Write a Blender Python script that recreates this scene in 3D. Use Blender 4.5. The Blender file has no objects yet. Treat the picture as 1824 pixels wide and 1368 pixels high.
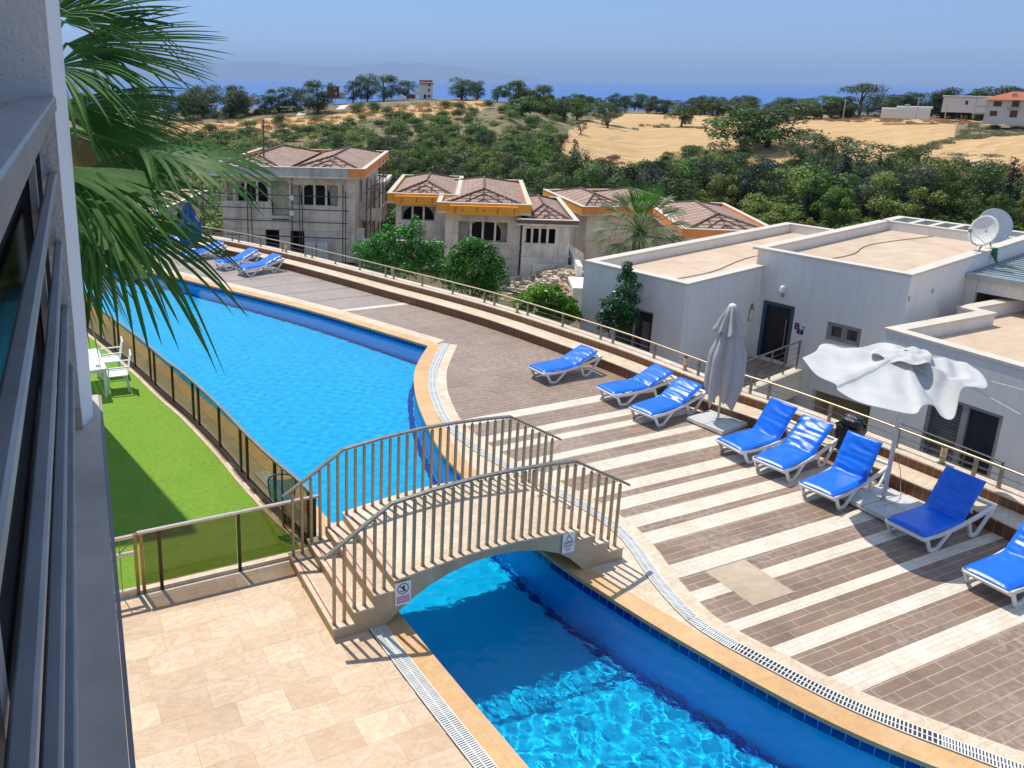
import bpy, math, random
import numpy as np
from mathutils import Vector, Matrix
from mathutils.geometry import tessellate_polygon
R_ = math.radians
rnd = random.Random(7)
SC = bpy.context.scene
COL = SC.collection
# ---------------------------------------------------------------- camera
EYE = np.array([0., 0., 7.5]); FOC = 1425.; PP = (650., 510.)
_d = np.array([601 - PP[0], 5950 - PP[1], FOC]); _d /= np.linalg.norm(_d)
_up = -_d
_g = np.array([4045 - PP[0], 168 - PP[1], FOC]); _g -= _g.dot(_up) * _up; _g /= np.linalg.norm(_g)
RW = np.stack([_g, np.cross(_up, _g), _up])


def ray(x, y):
    return RW @ np.array([x - PP[0], y - PP[1], FOC])


def at(x, y, z=0.):            # world point seen at photo pixel (x, y) on the level z
    r = ray(x, y); p = EYE + r * ((z - EYE[2]) / r[2])
    return Vector((float(p[0]), float(p[1]), float(p[2])))


def atD(x, y, D):              # world point seen at photo pixel (x, y) at ground distance D
    r = ray(x, y); p = EYE + r * (D / math.hypot(r[0], r[1]))
    return Vector((float(p[0]), float(p[1]), float(p[2])))


def pix(p):
    c = RW.T @ (np.array(p, float) - EYE)
    return PP[0] + FOC * c[0] / c[2], PP[1] + FOC * c[1] / c[2]


cam = bpy.data.cameras.new('camera'); camo = bpy.data.objects.new('camera', cam); COL.objects.link(camo)
m = np.eye(4); m[:3, 0] = RW[:, 0]; m[:3, 1] = -RW[:, 1]; m[:3, 2] = -RW[:, 2]; m[:3, 3] = EYE
camo.matrix_world = Matrix(m.tolist())
cam.sensor_width = 36; cam.lens = FOC / 1824 * 36
cam.shift_x = (912 - PP[0]) / 1824; cam.shift_y = -(684 - PP[1]) / 1824
cam.clip_start = 0.02; cam.clip_end = 150000
SC.camera = camo
# ---------------------------------------------------------------- world and sun
SUN_EL = 65.5; SUN_DIR = Vector((-.20, .98, 0)).normalized() * math.cos(R_(SUN_EL)) + Vector((0, 0, math.sin(R_(SUN_EL))))
w = bpy.data.worlds.new('World'); SC.world = w; w.use_nodes = True
nt = w.node_tree
sky = nt.nodes.new('ShaderNodeTexSky'); sky.sky_type = 'NISHITA'; sky.sun_disc = False
sky.sun_elevation = R_(SUN_EL); sky.sun_rotation = math.atan2(SUN_DIR.x, SUN_DIR.y)
sky.altitude = 100; sky.air_density = 1.0; sky.dust_density = 0.0; sky.ozone_density = 2.5
bg = nt.nodes['Background']; bg.inputs[1].default_value = 0.15
tn = nt.nodes.new('ShaderNodeMix'); tn.data_type = 'RGBA'; tn.blend_type = 'MULTIPLY'; tn.inputs[0].default_value = 1
tc = nt.nodes.new('ShaderNodeTexCoord'); sz = nt.nodes.new('ShaderNodeSeparateXYZ'); nt.links.new(tc.outputs['Generated'], sz.inputs[0])
rp_ = nt.nodes.new('ShaderNodeValToRGB'); nt.links.new(sz.outputs[2], rp_.inputs[0])      # tint painted by elevation: dulls the low sky, warms the light higher up
for i_, (p_, c_) in enumerate(((0., (.20, .28, .50, 1)), (.09, (.27, .33, .47, 1)), (.20, (.55, .56, .60, 1)), (.38, (1.22, 1.0, .84, 1)))):
    e_ = rp_.color_ramp.elements[i_] if i_ < 2 else rp_.color_ramp.elements.new(p_)
    e_.position = p_; e_.color = c_
nt.links.new(rp_.outputs[0], tn.inputs[7])
nt.links.new(sky.outputs[0], tn.inputs[6]); nt.links.new(tn.outputs[2], bg.inputs[0])
sl = bpy.data.lights.new('sun', 'SUN'); sl.energy = 2.5; sl.angle = R_(.5); sl.color = (1., .94, .83)
slo = bpy.data.objects.new('sun', sl); COL.objects.link(slo)
slo.rotation_euler = SUN_DIR.to_track_quat('Z', 'Y').to_euler()
slo.location = (0, 0, 60)
SC.view_settings.view_transform = 'Standard'; SC.view_settings.look = 'None'
SC.view_settings.exposure = 0.8; SC.view_settings.gamma = 1.0
SC.render.engine = 'CYCLES'
SC.cycles.use_denoising = True
SC.cycles.max_bounces = 8; SC.cycles.transparent_max_bounces = 24
SC.cycles.sample_clamp_indirect = 6
SC.cycles.caustics_reflective = False
# ---------------------------------------------------------------- helpers


def tag(o, label=None, cat=None, group=None, kind=None):
    if label: o['label'] = label
    if cat: o['category'] = cat
    if group: o['group'] = group
    if kind: o['kind'] = kind
    return o


def empty(name, loc=(0, 0, 0), rz=0., label=None, cat=None, group=None):
    o = bpy.data.objects.new(name, None); COL.objects.link(o)
    o.location = loc; o.rotation_euler = (0, 0, rz); o.empty_display_size = .2
    return tag(o, label, cat, group)


def rot2(p, a):
    c, s = math.cos(a), math.sin(a)
    return (p[0] * c - p[1] * s, p[0] * s + p[1] * c)


class MB:
    def __init__(s): s.v = []; s.f = []; s.m = []; s.mi = 0

    def add(s, vs, fs):
        n = len(s.v); s.v += [tuple(v) for v in vs]
        s.f += [tuple(i + n for i in f) for f in fs]; s.m += [s.mi] * len(fs)
        return s

    def box(s, c, d, rz=0., M=None):
        hx, hy, hz = d[0] / 2, d[1] / 2, d[2] / 2
        vs = []
        for x, y, z in ((-1, -1, -1), (1, -1, -1), (1, 1, -1), (-1, 1, -1), (-1, -1, 1), (1, -1, 1), (1, 1, 1), (-1, 1, 1)):
            p = Vector((x * hx, y * hy, z * hz))
            if M: p = M @ p
            elif rz:
                q = rot2(p, rz); p = Vector((q[0], q[1], p.z))
            vs.append((p.x + c[0], p.y + c[1], p.z + c[2]))
        return s.add(vs, [(0, 3, 2, 1), (4, 5, 6, 7), (0, 1, 5, 4), (1, 2, 6, 5), (2, 3, 7, 6), (3, 0, 4, 7)])

    def bar(s, a, b, wd, th, upv=(0, 0, 1)):       # box beam from a to b, wd sideways, th along up
        a = Vector(a); b = Vector(b); d = b - a; L = d.length
        if L < 1e-6: return s
        d.normalize(); u = Vector(upv)
        sd = d.cross(u)
        if sd.length < 1e-4: sd = d.cross(Vector((1, 0, 0)))
        sd.normalize(); u = sd.cross(d).normalized()
        M = Matrix((d, sd, u)).transposed()
        return s.box((a + b) / 2, (L, wd, th), M=M)

    def prism(s, poly, z0, z1):
        n = len(poly); A = sum(poly[i][0] * poly[(i + 1) % n][1] - poly[(i + 1) % n][0] * poly[i][1] for i in range(n))
        if A < 0: poly = poly[::-1]
        z0f = z0 if callable(z0) else (lambda p: z0); z1f = z1 if callable(z1) else (lambda p: z1)
        vs = [(p[0], p[1], z0f(p)) for p in poly] + [(p[0], p[1], z1f(p)) for p in poly]
        return s.add(vs, [tuple(range(n))[::-1], tuple(range(n, 2 * n))] + [(i, (i + 1) % n, n + (i + 1) % n, n + i) for i in range(n)])

    def tube(s, pts, r, n=8, cap=True):
        pts = [Vector(p) for p in pts]; rs = r if isinstance(r, (list, tuple)) else [r] * len(pts)
        vs = []; fs = []; ref = None
        for i, p in enumerate(pts):
            if i == 0: t = pts[1] - p
            elif i == len(pts) - 1: t = p - pts[i - 1]
            else: t = (pts[i + 1] - p).normalized() + (p - pts[i - 1]).normalized()
            t.normalize()
            if ref is None: ref = Vector((0, 0, 1)) if abs(t.z) < .9 else Vector((1, 0, 0))
            a = t.cross(ref).normalized(); b = t.cross(a).normalized(); ref = -b if False else ref
            for k in range(n):
                an = 2 * math.pi * k / n
                vs.append(p + (a * math.cos(an) + b * math.sin(an)) * rs[i])
        for i in range(len(pts) - 1):
            for k in range(n):
                k2 = (k + 1) % n
                fs.append((i * n + k, i * n + k2, (i + 1) * n + k2, (i + 1) * n + k))
        if cap:
            fs.append(tuple(range(n))[::-1]); fs.append(tuple((len(pts) - 1) * n + k for k in range(n)))
        return s.add(vs, fs)

    def lathe(s, prof, n=16, c=(0, 0, 0)):
        vs = [(c[0] + r * math.cos(2 * math.pi * k / n), c[1] + r * math.sin(2 * math.pi * k / n), c[2] + z) for r, z in prof for k in range(n)]
        fs = [(i * n + k, i * n + (k + 1) % n, (i + 1) * n + (k + 1) % n, (i + 1) * n + k) for i in range(len(prof) - 1) for k in range(n)]
        fs.append(tuple(range(n))[::-1]); fs.append(tuple((len(prof) - 1) * n + k for k in range(n)))
        return s.add(vs, fs)

    def quad(s, a, b, c, d): return s.add([a, b, c, d], [(0, 1, 2, 3)])

    def build(s, name, mat, parent=None, bevel=0, smooth=False, loc=None, angle=35, seg=2):
        me = bpy.data.meshes.new(name); me.from_pydata([tuple(v) for v in s.v], [], s.f)
        mats = mat if isinstance(mat, (list, tuple)) else [mat]
        for mm in mats: me.materials.append(mm)
        if len(mats) > 1: me.polygons.foreach_set('material_index', s.m)
        me.validate(); me.update()
        if smooth or bevel:
            me.shade_smooth(); me.set_sharp_from_angle(angle=R_(angle))
        o = bpy.data.objects.new(name, me); COL.objects.link(o)
        if parent: o.parent = parent
        if loc: o.location = loc
        if bevel:
            b = o.modifiers.new('bevel', 'BEVEL'); b.width = bevel; b.segments = seg; b.limit_method = 'ANGLE'; b.angle_limit = R_(40)
            b.harden_normals = False
        return o


def structure(o, label=None): o['kind'] = 'structure'; return o


def copy_tree(o, parent=None, label=None):
    c = o.copy(); COL.objects.link(c)
    if parent: c.parent = parent
    if label: c['label'] = label
    for ch in [x for x in KIDS.get(o.name, [])]: 
        k = copy_tree(ch, c)
    return c


KIDS = {}


def reg(root):       # remember children of a prototype (and theirs)
    bpy.context.view_layer.update()
    for o in [root] + list(root.children_recursive): KIDS[o.name] = list(o.children)


def smoothline(pts, n=6, closed=False):     # Catmull-Rom
    P = [np.array(p, float) for p in pts]; out = []
    for i in range(len(P) - 1):
        p0 = P[i - 1] if i > 0 else 2 * P[0] - P[1]; p1, p2 = P[i], P[i + 1]; p3 = P[i + 2] if i + 2 < len(P) else 2 * P[-1] - P[-2]
        for k in range(n):
            t = k / n
            out.append(.5 * ((2 * p1) + (-p0 + p2) * t + (2 * p0 - 5 * p1 + 4 * p2 - p3) * t * t + (-p0 + 3 * p1 - 3 * p2 + p3) * t ** 3))
    out.append(P[-1]); return [tuple(float(c) for c in p) for p in out]


def offs(pts, d):            # offset an open polyline to its right side
    P = [Vector(p[:2]) for p in pts]; out = []
    for i in range(len(P)):
        a = (P[i] - P[i - 1]).normalized() if i > 0 else None
        b = (P[i + 1] - P[i]).normalized() if i < len(P) - 1 else None
        if a is None: a = b
        if b is None: b = a
        na = Vector((a.y, -a.x)); nb = Vector((b.y, -b.x)); n = (na + nb)
        n = n / max(n.length_squared / 2, .6)
        out.append((P[i].x + n.x * d, P[i].y + n.y * d))
    return out


def sheet(poly, z, holes=()):
    loops = [[Vector((p[0], p[1], 0)) for p in l] for l in [poly] + list(holes)]
    tri = tessellate_polygon(loops); flat = [v for l in loops for v in l]
    mb = MB(); fs = []
    for t in tri:
        a, b, c = [flat[i] for i in t]
        fs.append(t if (b - a).cross(c - a).z > 0 else t[::-1])
    mb.add([(v.x, v.y, z) for v in flat], fs); return mb


def strip(A, B, z):        # flat ribbon between two polylines with equal counts
    mb = MB(); n = len(A)
    mb.add([(p[0], p[1], z) for p in A] + [(p[0], p[1], z) for p in B], [(i, i + 1, n + i + 1, n + i) for i in range(n - 1)])
    # make it face up
    a, b, c = [Vector(mb.v[i]) for i in mb.f[0][:3]]
    if (b - a).cross(c - a).z < 0: mb.f = [f[::-1] for f in mb.f]
    return mb


def wallstrip(A, z0, z1, flip=False):
    mb = MB(); n = len(A)
    fs = [(i, i + 1, n + i + 1, n + i) for i in range(n - 1)]
    if flip: fs = [f[::-1] for f in fs]
    mb.add([(p[0], p[1], z0) for p in A] + [(p[0], p[1], z1) for p in A], fs); return mb


def ribbon_solid(A, B, z0, z1):    # solid curb between two polylines
    mb = MB(); n = len(A)
    vs = [(p[0], p[1], z0) for p in A] + [(p[0], p[1], z0) for p in B] + [(p[0], p[1], z1) for p in A] + [(p[0], p[1], z1) for p in B]
    fs = []
    for i in range(n - 1):
        fs += [(i, i + 1, n + i + 1, n + i), (2 * n + i, 3 * n + i, 3 * n + i + 1, 2 * n + i + 1), (i, 2 * n + i, 2 * n + i + 1, i + 1), (n + i, n + i + 1, 3 * n + i + 1, 3 * n + i)]
    fs += [(0, n, 3 * n, 2 * n), (n - 1, 3 * n - 1, 4 * n - 1, 2 * n - 1)]
    mb.add(vs, fs)
    bmf = mb
    return bmf
# ---------------------------------------------------------------- materials


class NT:
    def __init__(s, name):
        s.m = bpy.data.materials.new(name); s.m.use_nodes = True; s.t = s.m.node_tree
        s.b = s.t.nodes['Principled BSDF']; s.o = s.t.nodes['Material Output']; s._c = None

    def n(s, ty, **k):
        nd = s.t.nodes.new('ShaderNode' + ty)
        for a, v in k.items():
            if a.startswith('i_'): nd.inputs[a[2:].replace('_', ' ')].default_value = v
            else: setattr(nd, a, v)
        return nd

    def l(s, a, b): s.t.links.new(a, b)

    @property
    def co(s):
        if s._c is None: s._c = s.n('TexCoord').outputs['Object']
        return s._c

    def map(s, scale=(1, 1, 1), rot=(0, 0, 0), loc=(0, 0, 0), src=None):
        mp = s.n('Mapping'); mp.inputs['Scale'].default_value = scale; mp.inputs['Rotation'].default_value = rot; mp.inputs['Location'].default_value = loc
        s.l(src or s.co, mp.inputs['Vector']); return mp.outputs[0]

    def noise(s, scale, detail=4, rough=.55, src=None, dist=0.):
        nd = s.n('TexNoise'); nd.inputs['Scale'].default_value = scale; nd.inputs['Detail'].default_value = detail
        nd.inputs['Roughness'].default_value = rough; nd.inputs['Distortion'].default_value = dist
        s.l(src or s.co, nd.inputs['Vector']); return nd.outputs['Fac']

    def ramp(s, fac, stops, interp='LINEAR'):
        r = s.n('ValToRGB'); cr = r.color_ramp; cr.interpolation = interp
        while len(cr.elements) > 1: cr.elements.remove(cr.elements[-1])
        for i, (p, c) in enumerate(stops):
            if isinstance(c, (int, float)): c = (c, c, c)
            e = cr.elements[0] if i == 0 else cr.elements.new(p)
            e.position = p; e.color = (*c[:3], 1)
        s.l(fac, r.inputs[0]); return r.outputs[0]

    def mix(s, f, a, b, mode='MIX'):
        x = s.n('Mix', data_type='RGBA', blend_type=mode); x.clamp_factor = True
        for sock, v in ((x.inputs[0], f), (x.inputs[6], a), (x.inputs[7], b)):
            if isinstance(v, (int, float)): sock.default_value = v
            elif isinstance(v, tuple): sock.default_value = (*v[:3], 1)
            else: s.l(v, sock)
        return x.outputs[2]

    def math(s, op, a, b=0., c=0.):
        x = s.n('Math', operation=op)
        for i, v in enumerate((a, b, c)):
            if isinstance(v, (int, float)): x.inputs[i].default_value = v
            else: s.l(v, x.inputs[i])
        return x.outputs[0]

    def bump(s, h, strength=.3, dist=.02):
        b = s.n('Bump'); b.inputs['Strength'].default_value = strength; b.inputs['Distance'].default_value = dist
        s.l(h, b.inputs['Height']); s.l(b.outputs[0], s.b.inputs['Normal']); return b

    def set(s, col=None, rough=None, metal=None, **k):
        for nm, v in (('Base Color', col), ('Roughness', rough), ('Metallic', metal)):
            if v is None: continue
            if isinstance(v, (int, float)): s.b.inputs[nm].default_value = v
            elif isinstance(v, tuple): s.b.inputs[nm].default_value = (*v[:3], 1)
            else: s.l(v, s.b.inputs[nm])
        for nm, v in k.items(): s.b.inputs[nm.replace('_', ' ')].default_value = v
        return s.m


def simple(name, col, rough=.6, metal=0., var=.12, scale=3., bump=0., bscale=40., bdist=.01, dark=None, **k):
    t = NT(name)
    c = tuple(col)
    hi = tuple(min(1, x * (1 + var)) for x in c); lo = dark or tuple(x * (1 - var) for x in c)
    n = t.noise(scale, 6, .65)
    t.set(t.ramp(n, [(.3, lo), (.7, hi)]), rough, metal, **k)
    if bump: t.bump(t.noise(bscale, 4), bump, bdist)
    return t.m


MT = {}

def mat_deck():
    t = NT('deck_planks'); xyz = t.n('SeparateXYZ'); t.l(t.co, xyz.inputs[0]); Y = xyz.outputs['Y']
    # brown wood-look porcelain planks
    bk = t.n('TexBrick', offset=.37, offset_frequency=2, squash=1.)
    for a, v in (('Scale', 1), ('Mortar Size', .0075), ('Mortar Smooth', .2), ('Bias', 0), ('Brick Width', .64), ('Row Height', .15)): bk.inputs[a].default_value = v
    bk.inputs['Color1'].default_value = (.225, .132, .078, 1); bk.inputs['Color2'].default_value = (.31, .20, .13, 1); bk.inputs['Mortar'].default_value = (.55, .45, .35, 1)
    t.l(t.map(loc=(0, -.04, 0)), bk.inputs['Vector'])
    grain = t.noise(1, 8, .7, src=t.map(scale=(5, 30, 1)), dist=.6)
    blot = t.noise(2.2, 6, .7); wear = t.noise(9, 8, .75)
    c = t.mix(t.ramp(grain, [(.3, 0), (.75, .5)]), bk.outputs['Color'], (.35, .245, .17))
    c = t.mix(t.ramp(blot, [(.42, 0), (.7, .45)]), c, (.13, .085, .06))
    wv = t.math('MULTIPLY', t.ramp(wear, [(.45, 0), (.6, 1)]), t.ramp(t.noise(.55, 3), [(.45, .08), (.62, .8)]))
    c = t.mix(wv, c, (.44, .345, .27))
    # weathered end of the terrace: bleached boards with dark joints
    far = t.ramp(t.math('DIVIDE', Y, 40.), [(0, 0), (14 / 40, .1), (23.6 / 40, .35), (23.9 / 40, .8)])
    farc = t.mix(t.ramp(t.noise(1, 6, .7, src=t.map(scale=(2.2, 14, 1))), [(.35, 0), (.65, 1)]), (.30, .24, .205), (.45, .39, .35))
    c = t.mix(far, c, farc)
    jl = t.math('FRACT', t.math('DIVIDE', t.math('SUBTRACT', Y, 23.7), 1.27))
    jm = t.math('MULTIPLY', t.math('LESS_THAN', jl, .09), t.math('GREATER_THAN', Y, 23.9))
    c = t.mix(t.math('MULTIPLY', jm, .55), c, (.17, .12, .09))
    # light mosaic bands
    ms = t.n('TexBrick', offset=.3, offset_frequency=3)
    for a, v in (('Scale', 1), ('Mortar Size', .0035), ('Mortar Smooth', .3), ('Brick Width', .115), ('Row Height', .082)): ms.inputs[a].default_value = v
    ms.inputs['Color1'].default_value = (.80, .73, .60, 1); ms.inputs['Color2'].default_value = (.74, .60, .44, 1); ms.inputs['Mortar'].default_value = (.44, .37, .29, 1)
    t.l(t.co, ms.inputs['Vector'])
    mc = t.mix(t.ramp(t.noise(3.5, 5, .6), [(.4, 0), (.65, .5)]), ms.outputs['Color'], (.76, .69, .58))
    B = [(5.27, 5.6), (6.1, 6.32), (6.72, 6.92), (7.46, 7.68), (8.02, 8.35), (8.89, 9.24), (9.43, 9.76), (9.97, 10.3), (10.48, 10.8), (11.31, 11.65), (12.02, 12.29), (12.78, 13.04), (13.26, 13.55), (14.15, 14.5)]
    B2 = [(23.5, 23.74)]
    f = t.math('DIVIDE', t.math('SUBTRACT', Y, 4.), 12.)
    st = [(0, 0)]
    for a, b in B: st += [((a - 4) / 12, 1), ((b - 4) / 12, 0)]
    mk = t.ramp(f, st, 'CONSTANT')
    for a, b in B2: mk = t.math('ADD', mk, t.math('MULTIPLY', t.math('GREATER_THAN', Y, a), t.math('LESS_THAN', Y, b)))
    c = t.mix(mk, c, mc)
    dirt = t.ramp(t.noise(.9, 5, .7), [(.35, .86), (.7, 1.06)])
    c = t.mix(1., c, dirt, 'MULTIPLY')
    rr = t.ramp(t.noise(4, 4), [(.3, .42), (.7, .68)])
    t.set(c, rr)
    h = t.math('SUBTRACT', 1., bk.outputs['Fac'])
    t.bump(t.math('ADD', t.math('MULTIPLY', h, t.math('SUBTRACT', 1., mk)), t.math('MULTIPLY', grain, .3)), .35, .006)
    return t.m


def mat_travertine(name='travertine_paving', rz=0., w=.62, h=.41, c1=(.80, .615, .43), c2=(.60, .42, .28), off=.43, mort=(.42, .30, .19)):
    t = NT(name); v = t.map(rot=(0, 0, rz))
    bk = t.n('TexBrick', offset=off, offset_frequency=2, squash=1.31, squash_frequency=3)
    for a, x in (('Scale', 1), ('Mortar Size', .0035), ('Mortar Smooth', .3), ('Bias', -.1), ('Brick Width', w), ('Row Height', h)): bk.inputs[a].default_value = x
    bk.inputs['Color1'].default_value = (*c1, 1); bk.inputs['Color2'].default_value = (*c2, 1); bk.inputs['Mortar'].default_value = (*mort, 1)
    t.l(v, bk.inputs['Vector'])
    vein = t.noise(1, 9, .68, src=t.map(scale=(2.2, 4.2, 1), rot=(0, 0, .3)), dist=1.4)
    c = t.mix(t.ramp(vein, [(.36, 0), (.46, .25), (.5, .6), (.54, .15), (.7, 0)]), bk.outputs['Color'], (.50, .32, .18))
    c = t.mix(t.ramp(t.noise(1.3, 7, .7, dist=.8), [(.45, 0), (.7, .35)]), c, (.84, .69, .50))
    pit = t.noise(38, 5, .7)
    c = t.mix(t.ramp(pit, [(.60, 0), (.68, .55)]), c, (.36, .24, .15))
    dk = t.ramp(t.noise(.45, 4, .6), [(.3, .88), (.7, 1.05)])
    c = t.mix(1., c, dk, 'MULTIPLY')
    t.set(c, t.ramp(t.noise(6, 3), [(.3, .45), (.7, .7)]))
    t.bump(t.math('SUBTRACT', t.math('MULTIPLY', pit, -.4), bk.outputs['Fac']), .25, .004)
    return t.m


def mat_tilewall(name='brown_tile', wd=.15):
    t = NT(name)           # vertical brown tiles laid along the arc: uses generated arc length stored in uv
    uv = t.n('UVMap', uv_map='arc').outputs[0]
    bk = t.n('TexBrick', offset=0.)
    for a, x in (('Scale', 1), ('Mortar Size', .0045), ('Mortar Smooth', .1), ('Brick Width', wd), ('Row Height', 5.)): bk.inputs[a].default_value = x
    bk.inputs['Color1'].default_value = (.115, .04, .017, 1); bk.inputs['Color2'].default_value = (.17, .07, .03, 1); bk.inputs['Mortar'].default_value = (.42, .30, .20, 1)
    t.l(uv, bk.inputs['Vector'])
    g = t.noise(1, 6, .7, src=t.map(scale=(30, 30, 5)))
    c = t.mix(t.ramp(g, [(.35, 0), (.7, .5)]), bk.outputs['Color'], (.24, .11, .045))
    c = t.mix(t.ramp(t.noise(1.2, 4), [(.4, 0), (.7, .3)]), c, (.09, .035, .02))
    t.set(c, .38); t.bump(t.math('SUBTRACT', 1, bk.outputs['Fac']), .4, .004)
    return t.m


def mat_stucco(name, col, bump=.5, scale=60, dist=.012, stain=.0):
    t = NT(name)
    c = t.ramp(t.noise(.8, 6, .7), [(.3, tuple(x * .93 for x in col)), (.7, tuple(min(1, x * 1.03) for x in col))])
    streak = t.noise(1, 5, .6, src=t.map(scale=(7, 7, .5)))
    c = t.mix(t.ramp(streak, [(.48, 0), (.72, .34 + stain)]), c, tuple(x * .72 for x in col))
    t.set(c, .85); t.bump(t.noise(scale, 5, .7), bump, dist); return t.m


def mat_concrete(name, col=(.40, .36, .31), lines=True):
    t = NT(name)
    c = t.ramp(t.noise(.55, 8, .72, dist=.3), [(.28, tuple(x * .62 for x in col)), (.5, col), (.72, tuple(min(1, x * 1.22) for x in col))])
    st = t.noise(1, 5, .6, src=t.map(scale=(2.2, 2.2, .22)))
    c = t.mix(t.ramp(st, [(.5, 0), (.68, .55)]), c, tuple(x * .5 for x in col))
    if lines:
        bk = t.n('TexBrick', offset=.5)
        for a, x in (('Scale', 1), ('Mortar Size', .012), ('Brick Width', .62), ('Row Height', .26)): bk.inputs[a].default_value = x
        bk.inputs['Color1'].default_value = (1, 1, 1, 1); bk.inputs['Color2'].default_value = (.94, .93, .9, 1); bk.inputs['Mortar'].default_value = (.78, .76, .72, 1)
        sx = t.n('SeparateXYZ'); t.l(t.co, sx.inputs[0]); cb = t.n('CombineXYZ')
        t.l(t.math('ADD', sx.outputs[0], sx.outputs[1]), cb.inputs[0]); t.l(sx.outputs[2], cb.inputs[1]); t.l(cb.outputs[0], bk.inputs['Vector'])
        c = t.mix(.7, c, bk.outputs['Color'], 'MULTIPLY')
    t.set(c, .9); t.bump(t.noise(9, 7, .75), .5, .03); return t.m


def mat_leaf(name, a, b, rough=.5, tr=.25, nscale=.5, c3=None):
    t = NT(name)
    oi = t.n('ObjectInfo')
    n = t.noise(nscale, 4, .7); n2 = t.noise(nscale * 9, 3, .6)
    f = t.math('ADD', t.math('MULTIPLY', n, .6), t.math('MULTIPLY', n2, .4))
    c = t.ramp(f, [(.36, a), (.62, b)] + ([(.72, c3)] if c3 else []))
    hs = t.n('HueSaturation'); t.l(c, hs.inputs['Color'])
    t.l(t.math('ADD', .7, t.math('MULTIPLY', oi.outputs['Random'], .65)), hs.inputs['Value'])
    t.l(t.math('ADD', .475, t.math('MULTIPLY', oi.outputs['Random'], .04)), hs.inputs['Hue'])
    t.l(hs.outputs[0], t.b.inputs['Base Color']); t.b.inputs['Roughness'].default_value = rough
    t.b.inputs['Specular IOR Level'].default_value = .3
    tl = t.n('BsdfTranslucent'); t.l(hs.outputs[0], tl.inputs[0]); mx = t.n('MixShader'); mx.inputs[0].default_value = tr
    t.l(t.b.outputs[0], mx.inputs[1]); t.l(tl.outputs[0], mx.inputs[2]); t.l(mx.outputs[0], t.o.inputs[0])
    return t.m


def mat_glass(name, tint, gloss=.06, rough=.02, cap=.14):
    t = NT(name); tr = t.n('BsdfTransparent'); tr.inputs[0].default_value = (*tint, 1)
    gl = t.n('BsdfGlossy'); gl.inputs['Roughness'].default_value = rough
    fr = t.n('Fresnel'); fr.inputs[0].default_value = 1.45
    mx = t.n('MixShader'); t.l(t.math('MINIMUM', t.math('ADD', fr.outputs[0], gloss), cap), mx.inputs[0]); t.l(tr.outputs[0], mx.inputs[1]); t.l(gl.outputs[0], mx.inputs[2])
    t.l(mx.outputs[0], t.o.inputs[0]); return t.m


def mat_turf():
    t = NT('turf')
    c = t.ramp(t.noise(55, 4, .75), [(.3, (.07, .20, .006)), (.5, (.20, .42, .018)), (.72, (.42, .60, .08))])
    c = t.mix(t.ramp(t.noise(.9, 5, .7), [(.4, 0), (.65, .45)]), c, (.30, .44, .045))
    c = t.mix(t.ramp(t.noise(14, 3), [(.35, .3), (.5, 0)]), c, (.08, .22, .015))
    t.set(c, .85); t.bump(t.noise(70, 3), 1., .03); return t.m


def mat_pooltile(name, col, dark=None, sz=.12, lines=.75):
    t = NT(name); uv = t.n('UVMap', uv_map='arc').outputs[0] if name == 'tile_band' else None
    if uv:
        bk = t.n('TexBrick', offset=0.)
        for a, x in (('Scale', 1), ('Mortar Size', .006), ('Brick Width', .15), ('Row Height', 5)): bk.inputs[a].default_value = x
        bk.inputs['Color1'].default_value = (*col, 1); bk.inputs['Color2'].default_value = (*[x * 1.5 for x in col], 1); bk.inputs['Mortar'].default_value = (.1, .35, .75, 1)
        t.l(uv, bk.inputs['Vector']); t.set(bk.outputs['Color'], .15); return t.m
    c = t.ramp(t.noise(1.5, 5, .6), [(.3, tuple(x * .94 for x in col)), (.7, tuple(min(1, x * 1.05) for x in col))])
    t.set(c, .4); return t.m


def mat_water(name, sc=3., strength=.25, mode='real', tint=(.35, .96, 1.)):
    t = NT(name)
    b = t.n('Bump'); b.inputs['Strength'].default_value = 1.; b.inputs['Distance'].default_value = strength
    n1 = t.noise(sc, 3, .5, dist=.6, src=t.map(scale=(1, .8, 1)))
    t.l(n1, b.inputs['Height'])
    rf = t.n('BsdfRefraction'); rf.inputs['IOR'].default_value = 1.33; rf.inputs['Color'].default_value = (*tint, 1); rf.inputs['Roughness'].default_value = 0
    gl = t.n('BsdfGlossy'); gl.inputs['Roughness'].default_value = .0
    fr = t.n('Fresnel'); fr.inputs[0].default_value = 1.33
    for x in (rf, gl, fr): t.l(b.outputs[0], x.inputs['Normal'])
    mx = t.n('MixShader'); t.l(fr.outputs[0], mx.inputs[0]); t.l(rf.outputs[0], mx.inputs[1]); t.l(gl.outputs[0], mx.inputs[2])
    if mode == 'real':
        t.l(mx.outputs[0], t.o.inputs[0]); return t.m
    tr = t.n('BsdfTransparent'); tr.inputs[0].default_value = (*tint, 1)
    mx2 = t.n('MixShader'); t.l(fr.outputs[0], mx2.inputs[0]); t.l(tr.outputs[0], mx2.inputs[1]); t.l(gl.outputs[0], mx2.inputs[2])
    t.l(mx2.outputs[0], t.o.inputs[0]); return t.m


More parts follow.
